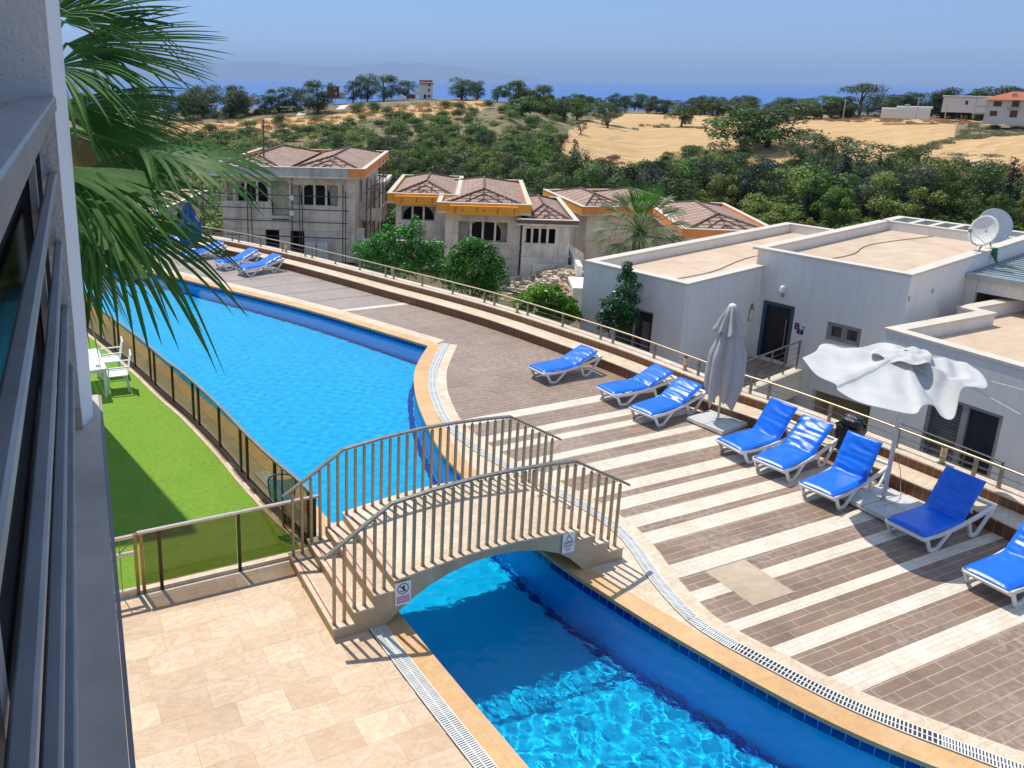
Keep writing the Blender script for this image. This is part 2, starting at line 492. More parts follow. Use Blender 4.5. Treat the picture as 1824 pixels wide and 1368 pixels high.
MT['deck'] = mat_deck()
MT['trav'] = mat_travertine()
MT['stone'] = mat_travertine('travertine_block', w=.62, h=.8, c1=(.44, .37, .26), c2=(.36, .31, .21), mort=(.25, .2, .13))
MT['cream'] = mat_travertine('cream_stone', w=.9, h=.9, c1=(.80, .68, .52), c2=(.72, .58, .42), off=.1)
MT['orange'] = mat_travertine('ochre_coping_stone', w=1.9, h=7., c1=(.74, .43, .17), c2=(.68, .36, .13), off=.2, mort=(.5, .28, .1))
MT['slab'] = mat_travertine('patch_stone', w=1.7, h=1.9, c1=(.46, .37, .27), c2=(.50, .40, .28))
MT['tilewall'] = mat_tilewall()
MT['turf'] = mat_turf()
MT['floor'] = mat_pooltile('pool_floor_tile', (.004, .60, 1.0))
MT['pwall'] = mat_pooltile('pool_wall_tile', (.003, .50, 1.))
MT['band'] = mat_pooltile('tile_band', (.0, .012, .22))
MT['navy'] = simple('navy_mosaic', (.005, .03, .30), .3)
MT['steel'] = simple('brushed_steel', (.40, .33, .24), .5, .85, var=.15, scale=20)
MT['steelg'] = simple('grey_steel', (.27, .25, .215), .45, .85, var=.2, scale=12)
MT['paintgrey'] = simple('grey_powder_coat', (.25, .25, .265), .42, .2, var=.18, scale=6, bump=.1, bscale=300, bdist=.001)
MT['white'] = simple('white_plastic', (.78, .78, .76), .38, var=.05, scale=5)
MT['grate'] = simple('white_grate_plastic', (.74, .74, .70), .5, var=.12, scale=6)
MT['dark'] = simple('black_and_shade', (.012, .011, .013), .6)  # near-black for painted shade in openings, also far windows and wheels
MT['drain'] = simple('drain_channel', (.05, .045, .04), .8)

# ================================================================ terrace and pool
def P2(*q): return [tuple(at(*p)[:2]) for p in q]


EDGE_R = smoothline([(7.34, 10.6), (7.33, 9.5), (7.42, 8.7), (7.52, 8.2), (7.7, 7.37), (8.03, 6.2), (8.42, 5.1), (8.95, 4.15), (9.9, 2.8), (11.2, 1.6)], 8)[::-1]
EDGE_U = smoothline([(7.34, 10.6), (7.38, 11.6), (7.5, 13.1), (7.78, 14.23), (8.04, 15.12), (8.41, 16.16), (8.97, 17.36), (9.56, 18.27), (10.42, 19.34)], 6)
EDGE_F = smoothline([(10.42, 19.34), (9.54, 21.5), (8.7, 23.5), (7.93, 25.1), (6.95, 26.95), (5.9, 28.8), (4.95, 30.5), (3.4, 32.4), (1.6, 33.9)], 5)
RIGHT = EDGE_R + EDGE_U[1:] + EDGE_F[1:]                 # counter-clockwise, deck on the right-hand side
EDGE_L = smoothline([(.6, 32.2), (1.35, 29.), (2.32, 25.1), (3.1, 20.8), (3.56, 17.93), (4.16, 14.37), (4.36, 12.4), (4.43, 11.), (4.46, 9.), (4.5, 8.), (4.56, 7.), (4.63, 6.), (4.75, 4.2), (4.9, 2.), (5., 1.)], 5)
POOL = RIGHT + EDGE_L
ZW = -.12; ZD = -1.5
cR = offs(RIGHT, .34); cL = offs(EDGE_L, .29)
WALLB = smoothline([(13.2, -.5), (14.3, 3.), (14.72, 5.6), (14.84, 7.), (14.75, 9.), (14.55, 11.2), (14.2, 12.9), (13.95, 15.44), (13.62, 17.27), (13.0, 20.1), (12.32, 22.29), (11.44, 24.66), (10.9, 26.2), (10.02, 28.56), (9.4, 30.1), (8.3, 32.5), (6.7, 35.4), (4.6, 38.6), (2.6, 41.)], 4)   # foot of the bench wall, near to far
deck_poly = [(x + .1, y) for x, y in WALLB] + [(-2, 41.), (-6., 41.), (-6., -3.), (12.3, -3.)]
hole = cR + cL
structure(sheet(deck_poly, 0, [hole]).build('terrace_floor', MT['deck']))


def arcuv(o, pts, rep=2):
    me = o.data; uv = me.uv_layers.new(name='arc')
    L = [0.]
    for a, b in zip(pts, pts[1:]): L.append(L[-1] + math.hypot(b[0] - a[0], b[1] - a[1]))
    n = len(pts)
    for lp in me.loops: uv.data[lp.index].uv = (L[lp.vertex_index % n], me.vertices[lp.vertex_index].co.z + 1.)
    return o


# coping ring
copg = empty('pool_coping'); structure(copg)
for A, B, nm in ((RIGHT, cR, 'c'), (EDGE_L, cL, 'l')):
    o = ribbon_solid(offs(A, -.02), B, -.05, .012).build('coping_stone', MT['orange'], copg)
# basin
bas = empty('pool_basin'); structure(bas)
for A, fl in ((RIGHT, False), (EDGE_L, False)):
    o = wallstrip(A, ZD - .1, -.24).build('basin_wall', MT['pwall'], bas)
    o = arcuv(wallstrip(offs(A, -.004), -.24, 0.).build('tile_band', MT['band'], bas), A)
sheet(offs(RIGHT, .05) + offs(EDGE_L, .05), ZD).build('basin_floor', MT['floor'], bas)
strip(offs(RIGHT, -.02), offs(RIGHT, -.16), ZD + .004).build('floor_border', MT['navy'], bas)


def water_mesh(name, mat, y0, y1, res, amp, seed, lam0, lam1, x0, x1):
    # rippled sheet cut to the pool outline by testing points against the polygon
    xs = np.arange(x0, x1, res); ys = np.arange(y0, y1 + res / 2, res)
    X, Y = np.meshgrid(xs, ys); r = np.random.RandomState(seed); Z = np.zeros_like(X)
    amp_ = amp
    for k in range(40):
        lam = lam0 * (lam1 / lam0) ** r.rand(); a = r.uniform(0, 2 * math.pi); kx, ky = math.cos(a) * 2 * math.pi / lam, math.sin(a) * 2 * math.pi / lam
        Z += amp_ * lam * .5 * np.sin(kx * X + ky * Y + r.uniform(0, 6.28) + .8 * np.sin(.9 * X + .7 * Y + k))
    poly = np.array(offs(RIGHT, .06) + offs(EDGE_L, .06)); ins = np.zeros(X.shape, bool); n = len(poly)
    for i in range(n):
        x1, yy1 = poly[i]; x2, y2 = poly[(i + 1) % n]
        c = ((yy1 > Y) != (y2 > Y)) & (X < (x2 - x1) * (Y - yy1) / ((y2 - yy1) if y2 != yy1 else 1e-9) + x1); ins ^= c
    idx = -np.ones(X.shape, int); g = ins.copy()
    g[1:] |= ins[:-1]; g[:-1] |= ins[1:]; g[:, 1:] |= ins[:, :-1]; g[:, :-1] |= ins[:, 1:]
    idx[g] = np.arange(g.sum()); V = np.stack([X[g], Y[g], Z[g] + ZW], 1)
    q = g[:-1, :-1] & g[1:, :-1] & g[:-1, 1:] & g[1:, 1:]
    a, b, c, d = idx[:-1, :-1][q], idx[:-1, 1:][q], idx[1:, 1:][q], idx[1:, :-1][q]
    me = bpy.data.meshes.new(name); me.from_pydata(V.tolist(), [], np.stack([a, b, c, d], 1).tolist()); me.materials.append(mat)
    me.shade_smooth(); o = bpy.data.objects.new(name, me); COL.objects.link(o); return structure(o)


WMODE = 'mnee'
sl.cycles.is_caustics_light = True
MT['waterL'] = mat_water('pool_water', 9., .010)
MT['waterU'] = mat_water('calm_water', 9., .0035)
wa = water_mesh('pool_water', MT['waterL'], .6, 9.8, .02, .0042, 3, .13, .5, 4.3, 11.)
wb = water_mesh('pool_water', MT['waterU'], 9.8, 34.5, .045, .0012, 4, .14, .45, 0., 11.)
wa.cycles.is_caustics_caster = True; wb.cycles.is_caustics_caster = True
for o in bas.children: o.cycles.is_caustics_receiver = True

# ================================================================ paving around the pool
def clipY(P, a, b): return [p for p in P if a <= p[1] <= b]


gl_in = offs(EDGE_L, .29); gl_out = offs(EDGE_L, .55)
LB = [p for p in gl_out][::-1]                      # near to far
trav = [(-6, -2.9), (5.6, -2.9)] + clipY(LB, -2.9, 10.75) + [(3.9, 10.76), (-6, 10.76)]
structure(sheet(trav, .005).build('travertine_paving', MT['trav']))
FEN = smoothline([(3.86, 11.0), (3.79, 11.5), (3.64, 12.3), (3.47, 13.5), (3.30, 15.1), (3.02, 17.), (2.77, 18.2), (2.49, 19.84), (2.24, 21.1), (1.6, 24.), (1.0, 26.5), (.3, 29.)], 5)
taupe = offs(FEN, .12) + [(.0, 33.)] + clipY(gl_in, 10.75, 33.2)
MT['taupe'] = mat_travertine('taupe_tiles', w=.6, h=.6, c1=(.42, .35, .26), c2=(.36, .30, .22), off=.5, mort=(.22, .18, .14))
structure(sheet(taupe, .005).build('pool_side_paving', MT['taupe']))
grass_in = offs(FEN, -.17)
gp = [(-6, 10.98), (3.70, 10.98)] + grass_in[1:] + [(-6, 29.)]
structure(sheet(gp, .02).build('turf_lawn', MT['turf']))
ribbon_solid(offs(FEN, -.17), offs(FEN, -.10), 0, .035).build('lawn_kerb', MT['cream'])
bpy.data.objects['lawn_kerb']['kind'] = 'structure'
MB().box((1.35, 10.90, .03), (4.9, .13, .06)).build('lawn_kerb', MT['cream'])
bpy.data.objects['lawn_kerb.001']['kind'] = 'structure'
# white overflow grates
def grate(name, A, wd, label, step=.028):
    t = empty(name, label=label, cat='drain grate', group='overflow grates around the pool')
    B = offs(A, wd)
    strip(A, B, .009).build('channel', MT['drain'], t)
    mb = MB(); c = offs(A, wd / 2)
    for i in range(len(c) - 1):
        a, b = Vector(c[i]), Vector(c[i + 1]); L = (b - a).length; n = max(1, int(L / step)); an = math.atan2(b.y - a.y, b.x - a.x)
        for k in range(n):
            p = a + (b - a) * ((k + .5) / n); mb.box((p.x, p.y, .016), (step * .58, wd * .94, .012), an)
    mb.build('slats', MT['grate'], t)
    mb = MB()
    for o_ in (.012, wd / 2, wd - .012):
        q = offs(A, o_)
        for i in range(len(q) - 1): mb.bar((*q[i], .019), (*q[i + 1], .019), .014, .012)
    mb.build('frame', MT['grate'], t)
    return t


grate('drain_grate', [p for p in gl_in[::-1] if p[1] < 14.][::-1], .25, 'straight white slatted drain grate along the left pool edge before the bridge')
GO = [p for p in offs(RIGHT, .58) if p[1] < 6.8 and p[0] < 11.5] + [(8.42, 7.2), (8.6, 8.07), (8.97, 9.16), (9.0, 10.2), (8.74, 11.4), (8.44, 12.6), (8.36, 13.7), (8.49, 14.64), (8.82, 15.66), (9.12, 16.39), (9.65, 17.38), (10.15, 18.09), (11.06, 19.27)]
GO = smoothline(GO[::3] if len(GO) > 60 else GO, 3)
GI = offs(GO, -.23)
CO = offs(GO, .24)
fill = [p for p in cR if p[1] < 19.4 and p[0] > 7.5 and p[1] > 1.2]
fill = [p for p in cR[:len(EDGE_R) + len(EDGE_U) - 1]] + GO[::-1]
structure(sheet(fill, .004).build('travertine_margin', MT['cream']))
structure(strip(GO, CO, .0045).build('cream_border', MT['cream']))
fo = offs(EDGE_F, .34); fo2 = offs(EDGE_F, .74)
structure(strip(fo, fo2, .0048).build('cream_border', MT['cream']))
grate('drain_grate', GI, .22, 'curved white slatted drain grate along the right pool edge passing the bridge end')
structure(MB().box((9.79, 7.545, .003), (.84, .92, .006)).build('stone_patch', MT['slab']))
# ================================================================ bench wall, cap and terrace railing
bw = empty('bench_wall', label='curved tiled bench wall with cream seat and cap edging the terrace', cat='wall')
W0 = WALLB; L0 = W0[::-1]       # offs() shifts to the right when walking; walking near->far the right side is +X
arcuv(wallstrip(W0, 0, .25, True).build('lower_tiles', MT['tilewall'], bw), W0)
ribbon_solid(offs(W0, -.025), offs(W0, .60), .25, .275).build('seat_slab', MT['cream'], bw)
arcuv(wallstrip(offs(W0, .56), .275, .455, True).build('upper_tiles', MT['tilewall'], bw), W0)
ribbon_solid(offs(W0, .535), offs(W0, .98), .455, .485).build('cap_slab', MT['cream'], bw)
MT['stuccow'] = mat_stucco('white_render', (.60, .58, .56))
ribbon_solid(offs(W0, .59), offs(W0, .93), -6., .452).build('wall_body', MT['stuccow'], bw)
tr = empty('terrace_railing', label='low stainless railing with a round top tube along the bench wall cap', cat='railing')
RL = offs(W0, .74)
MB().tube([(x, y, .885) for x, y in RL], .021, 10).build('handrail', MT['steel'], tr, smooth=True)
MB().tube([(x, y, .72) for x, y in RL], .007, 6).build('rod', MT['steelg'], tr)
MB().tube([(x, y, .60) for x, y in RL], .007, 6).build('rod', MT['steelg'], tr)
RL = [Vector(p) for p in RL]; acc = .4; k = 0; nxt = 0.
for i in range(len(RL) - 1):
    a, b = RL[i], RL[i + 1]; L = (b - a).length; an = math.atan2(b.y - a.y, b.x - a.x)
    while nxt <= acc + L:
        p = a + (b - a) * ((nxt - acc) / L) if nxt >= acc else a
        MB().box((0, 0, 0), (.055, .055, .375), an).box((0, 0, .21), (.018, .018, .05), an).build('post', MT['steelg'], tr, loc=(p.x, p.y, .485 + .1875), bevel=.004, seg=1)
        k += 1; nxt += 1.38 if k % 4 else .42
    acc += L
# ================================================================ bridge
YN, YF = 8.78, 10.72
br = empty('footbridge', (0, 0, 0), label='arched stone footbridge with rows of steel balusters crossing the narrow pool', cat='bridge')
def deckz(x): t = (x - 4.31) / (7.45 - 4.31); return .70 + .11 * math.sin(math.pi * min(max(t, 0), 1)) + .04 * t
prof = [(3.39, .0), (3.39, .165), (3.70, .165), (3.70, .345), (4.00, .345), (4.00, .525), (4.31, .525)]
prof += [(4.31 + 3.14 * i / 12, deckz(4.31 + 3.14 * i / 12) - .02) for i in range(13)]
prof += [(7.45, .57), (7.76, .57), (7.76, .39), (8.06, .39), (8.06, .2), (8.38, .2), (8.38, 0.), (7.62, .0)]
prof += [(7.5, .12), (7.33, .28), (7.1, .43), (6.8, .55), (6.4, .65), (6.0, .69), (5.6, .67), (5.2, .59), (4.85, .465), (4.58, .32), (4.38, .18), (4.2, .03), (4.18, 0.)]
mb = MB(); n = len(prof)
mb.add([(x, YN, z) for x, z in prof] + [(x, YF, z) for x, z in prof], [(i, (i + 1) % n, n + (i + 1) % n, n + i) for i in range(n)])
tri = tessellate_polygon([[Vector((x, z, 0)) for x, z in prof]])
for t in tri: mb.f.append(t); mb.m.append(0); mb.f.append(tuple(i + n for i in t[::-1])); mb.m.append(0)
o = mb.build('bridge_body', MT['stone'], br)
bmt = __import__('bmesh').new(); bmt.from_mesh(o.data); __import__('bmesh').ops.recalc_face_normals(bmt, faces=bmt.faces); bmt.to_mesh(o.data); bmt.free()
tz = [(3.375, 3.70, .19), (3.685, 4.00, .37), (3.985, 4.31, .55), (7.45, 7.775, .59), (7.76, 8.075, .41), (8.06, 8.395, .225)]
for a, b, z in tz: MB().box(((a + b) / 2, (YN + YF) / 2, z - .0125), (b - a - .003, YF - YN + .03, .025)).build('tread', MT['cream'], br, bevel=.004, seg=1)
A = [(4.295, YN - .015)] + [(4.31 + 3.14 * i / 14, YN - .015) for i in range(1, 14)] + [(7.465, YN - .015)]
mb = MB(); n = len(A)
for yy, dz in ((YN - .015, 0), (YF + .015, 0), (YN - .015, -.028), (YF + .015, -.028)): mb.add([(x, yy, deckz(x) + .008 + dz) for x, _ in A], [])
fs = []
for i in range(n - 1): fs += [(i, i + 1, n + i + 1, n + i), (2 * n + i, 3 * n + i, 3 * n + i + 1, 2 * n + i + 1), (i, 2 * n + i, 2 * n + i + 1, i + 1), (n + i, n + i + 1, 3 * n + i + 1, 3 * n + i)]
fs += [(0, n, 3 * n, 2 * n), (n - 1, 3 * n - 1, 4 * n - 1, 2 * n - 1)]
mb.f = fs; mb.m = [0] * len(fs); mb.build('walkway', MT['cream'], br)
MT['redtape'] = simple('red_tape', (.46, .10, .09), .7, var=.25, scale=14)
for x, z in ((3.45, .1925), (3.76, .3725), (4.06, .5525), (4.38, deckz(4.38) + .0105)):
    MB().box((x, (YN + YF) / 2 - .02, z), (.022, 1.62, .003)).build('grip_tape', MT['redtape'], br)
def railz(x):
    K = [(3.28, 1.25), (4.27, 1.86), (4.9, 1.93), (5.6, 1.975), (6.3, 1.97), (6.9, 1.935), (7.35, 1.90), (8.44, 1.28)]
    for (a, za), (b, zb) in zip(K, K[1:]):
        if a <= x <= b: return za + (zb - za) * (x - a) / (b - a)
    return 1.27
bx = [3.43, 3.58, 3.73, 3.88, 4.03, 4.18] + [4.33 + .1515 * i for i in range(21)] + [7.52, 7.68, 7.83, 7.98, 8.13, 8.27]
def floorz(x):
    for a, b, z in tz:
        if a <= x < b: return z
    return deckz(x) + .008
bal = None
for yy in (YN + .08, YF - .09):
    pts = [(x, yy, railz(x)) for x in (3.28, 4.27, 4.6, 4.9, 5.25, 5.6, 5.95, 6.3, 6.6, 6.9, 7.35, 8.44)]
    mb = MB()
    for a, b in zip(pts, pts[1:]):
        a = Vector(a); b = Vector(b); d = (b - a).normalized() * .008; mb.bar(a - d, b + d, .068, .034)
    mb.build('handrail', MT['steelg'], br, bevel=.004, seg=1)
    for x in bx:
        z0 = floorz(x); z1 = railz(x) - .055
        MB().box((0, 0, (z1 - z0) / 2), (.042, .042, z1 - z0)).box((0, 0, z1 - z0 + .02), (.016, .016, .05)).box((0, 0, .008), (.055, .055, .016)).build('baluster', MT['steel'], br, loc=(x, yy, z0), bevel=.004, seg=1)


def text(s, size, M, mat, name, parent=None, ext=.001, align='CENTER', bold=False):
    cu = bpy.data.curves.new(name, 'FONT'); cu.body = s; cu.size = size; cu.align_x = align; cu.align_y = 'CENTER'; cu.extrude = ext
    if bold: cu.offset = size * .022
    tmp = bpy.data.objects.new('tmp', cu); COL.objects.link(tmp); bpy.context.view_layer.update()
    me = bpy.data.meshes.new_from_object(tmp.evaluated_get(bpy.context.evaluated_depsgraph_get())); bpy.data.objects.remove(tmp)
    me.name = name; me.materials.clear(); me.materials.append(mat)
    o = bpy.data.objects.new(name, me); COL.objects.link(o); o.matrix_world = M
    if parent: o.parent = parent
    return o


def frame_m(origin, ux, uy):     # matrix with local x=ux, y=uy at origin
    ux = Vector(ux).normalized(); uy = Vector(uy).normalized(); uz = ux.cross(uy)
    m_ = Matrix((ux, uy, uz)).transposed().to_4x4(); m_.translation = Vector(origin); return m_


MT['signw'] = simple('sign_white', (.78, .77, .76), .4, var=.04)
MT['pink'] = simple('sign_pink', (.60, .25, .42), .5, var=.05)
MT['ink'] = simple('sign_ink', (.035, .03, .045), .5)
MT['violet'] = simple('sign_violet', (.09, .05, .12), .5)
def ring(mb, c, r, w_, n=28, z=0.):
    vs = [(c[0] + rr * math.cos(2 * math.pi * k / n), c[1] + rr * math.sin(2 * math.pi * k / n), z) for rr in (r - w_, r) for k in range(n)]
    mb.add(vs, [(k, n + k, n + (k + 1) % n, (k + 1) % n) for k in range(n)])
# no diving sign
M1 = frame_m((4.43, YN - .022, .475), (1, 0, 0.04), (0, 0, 1))
s1 = MB().box((0, 0, 0), (.25, .37, .006)).build('sign', MT['signw'], br); s1.matrix_world = M1; s1['label'] = 'no diving sign with a pink panel'
mb = MB(); ring(mb, (0, .075), .088, .012, z=.0042)
mb.quad((-.066, .13, .0044), (-.054, .142, .0044), (.066, .02, .0044), (.054, .008, .0044))
mb.add([(.0, .13, .0043), (.022, .13, .0043), (.03, .06, .0043), (.0, .05, .0043), (-.02, .09, .0043)], [(0, 4, 3, 2, 1)])
mb.add([(-.055, .055, .0043), (-.02, .035, .0043), (.01, .05, .0043), (.045, .04, .0043), (.045, .028, .0043), (.01, .036, .0043), (-.02, .02, .0043), (-.055, .04, .0043)], [(0, 7, 6, 5, 4, 3, 2, 1)])
mb.build('symbol', MT['ink'], s1)
MB().box((0, -.095, .004), (.2, .11, .002)).build('pink_panel', MT['pink'], s1)
text('HAVUZA ATLAMAK', .021, frame_m((0, -.072, .0056), (1, 0, 0), (0, 1, 0)), MT['signw'], 'lettering', s1, .0003)
text('YASAKTIR', .032, frame_m((0, -.108, .0056), (1, 0, 0), (0, 1, 0)), MT['signw'], 'lettering', s1, .0003)
# warning sign
M2 = frame_m((7.26, YN - .022, .585), (1, 0, .02), (0, 0, 1))
s2 = MB().box((0, 0, 0), (.23, .34, .006)).build('sign', MT['signw'], br); s2.matrix_world = M2; s2['label'] = 'white warning sign with a triangle'
mb = MB(); T = [Vector((0, .15)), Vector((-.095, -.01)), Vector((.095, -.01))]; ce = Vector((0, .042))
vs = [(*p, .0042) for p in T] + [(*(ce + (p - ce) * .74), .0042) for p in T]
mb.add(vs, [(0, 1, 4, 3), (1, 2, 5, 4), (2, 0, 3, 5)]); mb.add([(-.04, .012, .0042), (.04, .012, .0042), (.045, .028, .0042), (-.03, .03, .0042)], [(0, 1, 2, 3)])
mb.build('symbol', MT['violet'], s2)
text('DİKKAT', .048, frame_m((0, -.05, .0042), (1, 0, 0), (0, 1, 0)), MT['ink'], 'lettering', s2, .0003, bold=True)
text('KAYGAN', .028, frame_m((0, -.095, .0042), (1, 0, 0), (0, 1, 0)), MT['ink'], 'lettering', s2, .0003)
text('ZEMİN', .026, frame_m((0, -.13, .0042), (1, 0, 0), (0, 1, 0)), MT['ink'], 'lettering', s2, .0003)
# ================================================================ glass fences
MT['fglass'] = mat_glass('smoked_glass', (.62, .59, .52), .0, .05, .09)
MT['bronze'] = simple('bronze_post', (.30, .20, .11), .35, .75, var=.25, scale=8)
MT['darkpost'] = simple('dark_bronze_post', (.06, .045, .03), .4, .6)
MT['whitegal'] = simple('pale_rail', (.56, .50, .44), .35, .6, var=.12, scale=9)
ff = empty('glass_fence', label='smoked glass fence with a pale flat rail running across from gate to footbridge', cat='fence')
MB().box(((1.12 + 3.95) / 2, 10.84, 1.02), (2.86, .06, .035)).build('top_rail', MT['whitegal'], ff, bevel=.004, seg=1)
for x, mt in ((1.16, 'bronze'), (1.42, 'darkpost'), (2.62, 'darkpost'), (3.86, 'darkpost')):
    MB().box((0, 0, .5), (.05, .04, 1.0)).build('post', MT[mt], ff, loc=(x, 10.84, 0))
for a, b in ((1.19, 2.58), (2.65, 3.83)): MB().box(((a + b) / 2, 10.84, .56), (b - a, .01, .86)).build('glass_panel', MT['fglass'], ff)
gt = empty('fence_gate', label='open framed gate with thin diagonal braces beside the smoked glass fence', cat='gate')
for z in (.99, .72, .1): MB().box((.45, 10.84, z), (1.24, .045, .045)).build('rail', MT['whitegal'], gt)
for x in (1.075, -.16): MB().box((0, 0, .5), (.05, .05, 1.04)).build('post', MT['bronze'], gt, loc=(x, 10.84, 0))
MB().tube([(1.05, 10.84, .93), (.68, 10.84, .60), (.3, 10.84, .3)], .008, 6).tube([(.85, 10.84, .1), (.85, 10.84, .95)], .008, 6).tube([(.62, 10.84, .1), (.62, 10.84, .7)], .008, 6).build('brace', MT['steel'], gt)
lf = empty('glass_fence', label='long smoked glass fence with dark posts between the lawn and the pool', cat='fence', )
FL = [Vector(p) for p in FEN]
mb = MB()
for a, b in zip(FEN, FEN[1:]): mb.bar((*a, 1.02), (*b, 1.02), .062, .035)
mb.build('top_rail', MT['steelg'], lf)
mb = MB()
for a, b in zip(FEN, FEN[1:]): mb.bar((*a, .06), (*b, .06), .07, .12)
mb.build('bottom_rail', MT['darkpost'], lf)
# posts at the measured places
cum = [0.]
for a, b in zip(FL, FL[1:]): cum.append(cum[-1] + (b - a).length)
def along(s):
    for i in range(len(FL) - 1):
        if cum[i + 1] >= s: t = (s - cum[i]) / (cum[i + 1] - cum[i]); return FL[i] + (FL[i + 1] - FL[i]) * t, math.atan2((FL[i + 1] - FL[i]).y, (FL[i + 1] - FL[i]).x)
    return FL[-1], math.atan2((FL[-1] - FL[-2]).y, (FL[-1] - FL[-2]).x)
ss = []; s_ = .08; kk = 0
while s_ < cum[-1]: ss.append(s_); kk += 1; s_ += 1.22 if kk % 3 else .34
for s_ in ss:
    p, an = along(s_); MB().box((0, 0, .5), (.055, .045, 1.0), an).build('post', MT['darkpost'], lf, loc=(p.x, p.y, 0))
for a, b in zip(ss, ss[1:]):
    pa, an = along(a + .04); pb, _ = along(b - .04)
    MB().bar((pa.x, pa.y, .56), (pb.x, pb.y, .56), .01, .86).build('glass_panel', MT['fglass'], lf)

# ================================================================ sun loungers
def mat_vinyl():
    t = NT('blue_vinyl'); c = t.ramp(t.noise(3, 4), [(.3, (.0, .115, .66)), (.7, (.0, .18, .88))])
    t.set(c, .33); t.b.inputs['Specular IOR Level'].default_value = .55
    t.bump(t.noise(1, 4, .6, src=t.map(scale=(5, 16, 8)), dist=1.5), .35, .008); return t.m


MT['vinyl'] = mat_vinyl()
MT['pipe'] = simple('cushion_piping', (.0, .04, .42), .4)


def cushion(path, wd, th, seed, wr):
    # padded vinyl sheet following a side path; wr = wrinkle strength per part
    r = np.random.RandomState(seed); P = smoothline(path, 7); n = len(P); ny = 15
    ph = r.uniform(0, 6.3, 12); vs = []; fs = []
    tot = 0; S = [0.]
    for a, b in zip(P, P[1:]): tot += math.hypot(b[0] - a[0], b[1] - a[1]); S.append(tot)
    for side in (1, -1):
        for i, (x, z) in enumerate(P):
            a = P[max(0, i - 1)]; b = P[min(n - 1, i + 1)]; dx, dz = b[0] - a[0], b[1] - a[1]; L = math.hypot(dx, dz); nx, nz = -dz / L, dx / L
            e = min(S[i], tot - S[i])
            for j in range(ny):
                y = (j / (ny - 1) - .5) * wd; ey = wd / 2 - abs(y)
                prof = min(1., (min(e, ey) / .035)) ** .5 if min(e, ey) > 0 else 0
                h = th / 2 * prof
                if side > 0:
                    q = wr * (S[i] > tot * .45) + .25 * wr
                    h += q * prof * (.5 * math.sin(24 * S[i] + 5 * y + ph[0] + 1.3 * math.sin(7 * y + ph[1])) + .5 * math.sin(41 * S[i] - 9 * y + ph[2] + 2 * math.sin(5 * y + 9 * S[i]))) * .008
                    h -= .012 * math.exp(-((S[i] - HINGE) / .02) ** 2)
                    h += .012 * prof * math.cos(y / wd * 3.1)
                vs.append((x + nx * h * side, y + .01 * math.sin(3 * S[i] + ph[3]), z + nz * h * side))
    N = n * ny
    for i in range(n - 1):
        for j in range(ny - 1):
            a = i * ny + j
            fs.append((a, a + ny, a + ny + 1, a + 1)); fs.append((N + a, N + a + 1, N + a + ny + 1, N + a + ny))
    mb = MB(); mb.add(vs, fs); return mb


HINGE = 1.03


def lounger(px, py, hd, ang, label, seed, shift=0.):
    t = empty('sun_lounger', (px, py, 0), R_(hd), label=label, cat='sun lounger', group='blue sun loungers on the terrace')
    a = R_(ang); hx, hz = HINGE, .335
    mb = MB()
    for sy in (-1, 1):
        y = sy * .315
        prof = [(-.03, .285), (.35, .262), (.75, .28), (1.1, .315), (1.45, .37), (1.86, .455)]
        for p, q in zip(prof, prof[1:]): mb.bar((p[0], y, p[1]), (q[0] + .01, y, q[1] + .002), .048, .07)
    for x in (-.02, .3, .62, .92): mb.box((x, 0, .282), (.07, .61, .03))
    mb.box((1.86, 0, .45), (.075, .66, .055)); mb.box((.0, 0, .268), (.05, .66, .075))
    mb.build('frame', MT['white'], t, bevel=.01)
    for sy in (-1, 1):
        y = sy * .325
        for pth, nm in (([(.04, .27), (.17, .03), (.36, .02), (.66, .27)], 'leg'), ([(1.15, .32), (1.27, .03), (1.44, .02), (1.80, .43)], 'leg')):
            m2 = MB()
            for p, q in zip(pth, pth[1:]): m2.bar((p[0], y, p[1]), (q[0], y, q[1]), .042, .062)
            m2.build(nm, MT['white'], t, bevel=.009)
    L = .74
    bx_, bz_ = math.cos(a), math.sin(a)
    m3 = MB(); 
    for k in range(6):
        s = .08 + k * .12; m3.bar((hx + bx_ * s, -.27, hz - .03 + bz_ * s), (hx + bx_ * s, .27, hz - .03 + bz_ * s), .07, .02, upv=(-bz_, 0, bx_))
    for sy in (-1, 1): m3.bar((hx, sy * .27, hz - .03), (hx + bx_ * L, sy * .27, hz - .03 + bz_ * L), .04, .04, upv=(-bz_, 0, bx_))
    if ang > 25: m3.bar((hx + bx_ * .45, -.2, hz - .03 + bz_ * .45), (1.42, -.2, .36), .03, .03); m3.bar((hx + bx_ * .45, .2, hz - .03 + bz_ * .45), (1.42, .2, .36), .03, .03)
    m3.build('backrest', MT['white'], t, bevel=.006)
    pa = [(-.03 + shift, .322), (.3, .335), (.7, .335), (HINGE - .04, .345)] + [(hx + bx_ * s + .0, hz + .03 + bz_ * s) for s in (.1, .3, .5, .64)] + [(hx + bx_ * .76, hz + .025 + bz_ * .76)]
    c = cushion(pa, .64, .06, seed, 1.0 if ang > 15 else .6).build('cushion', MT['vinyl'], t, smooth=True, angle=80)
    return t


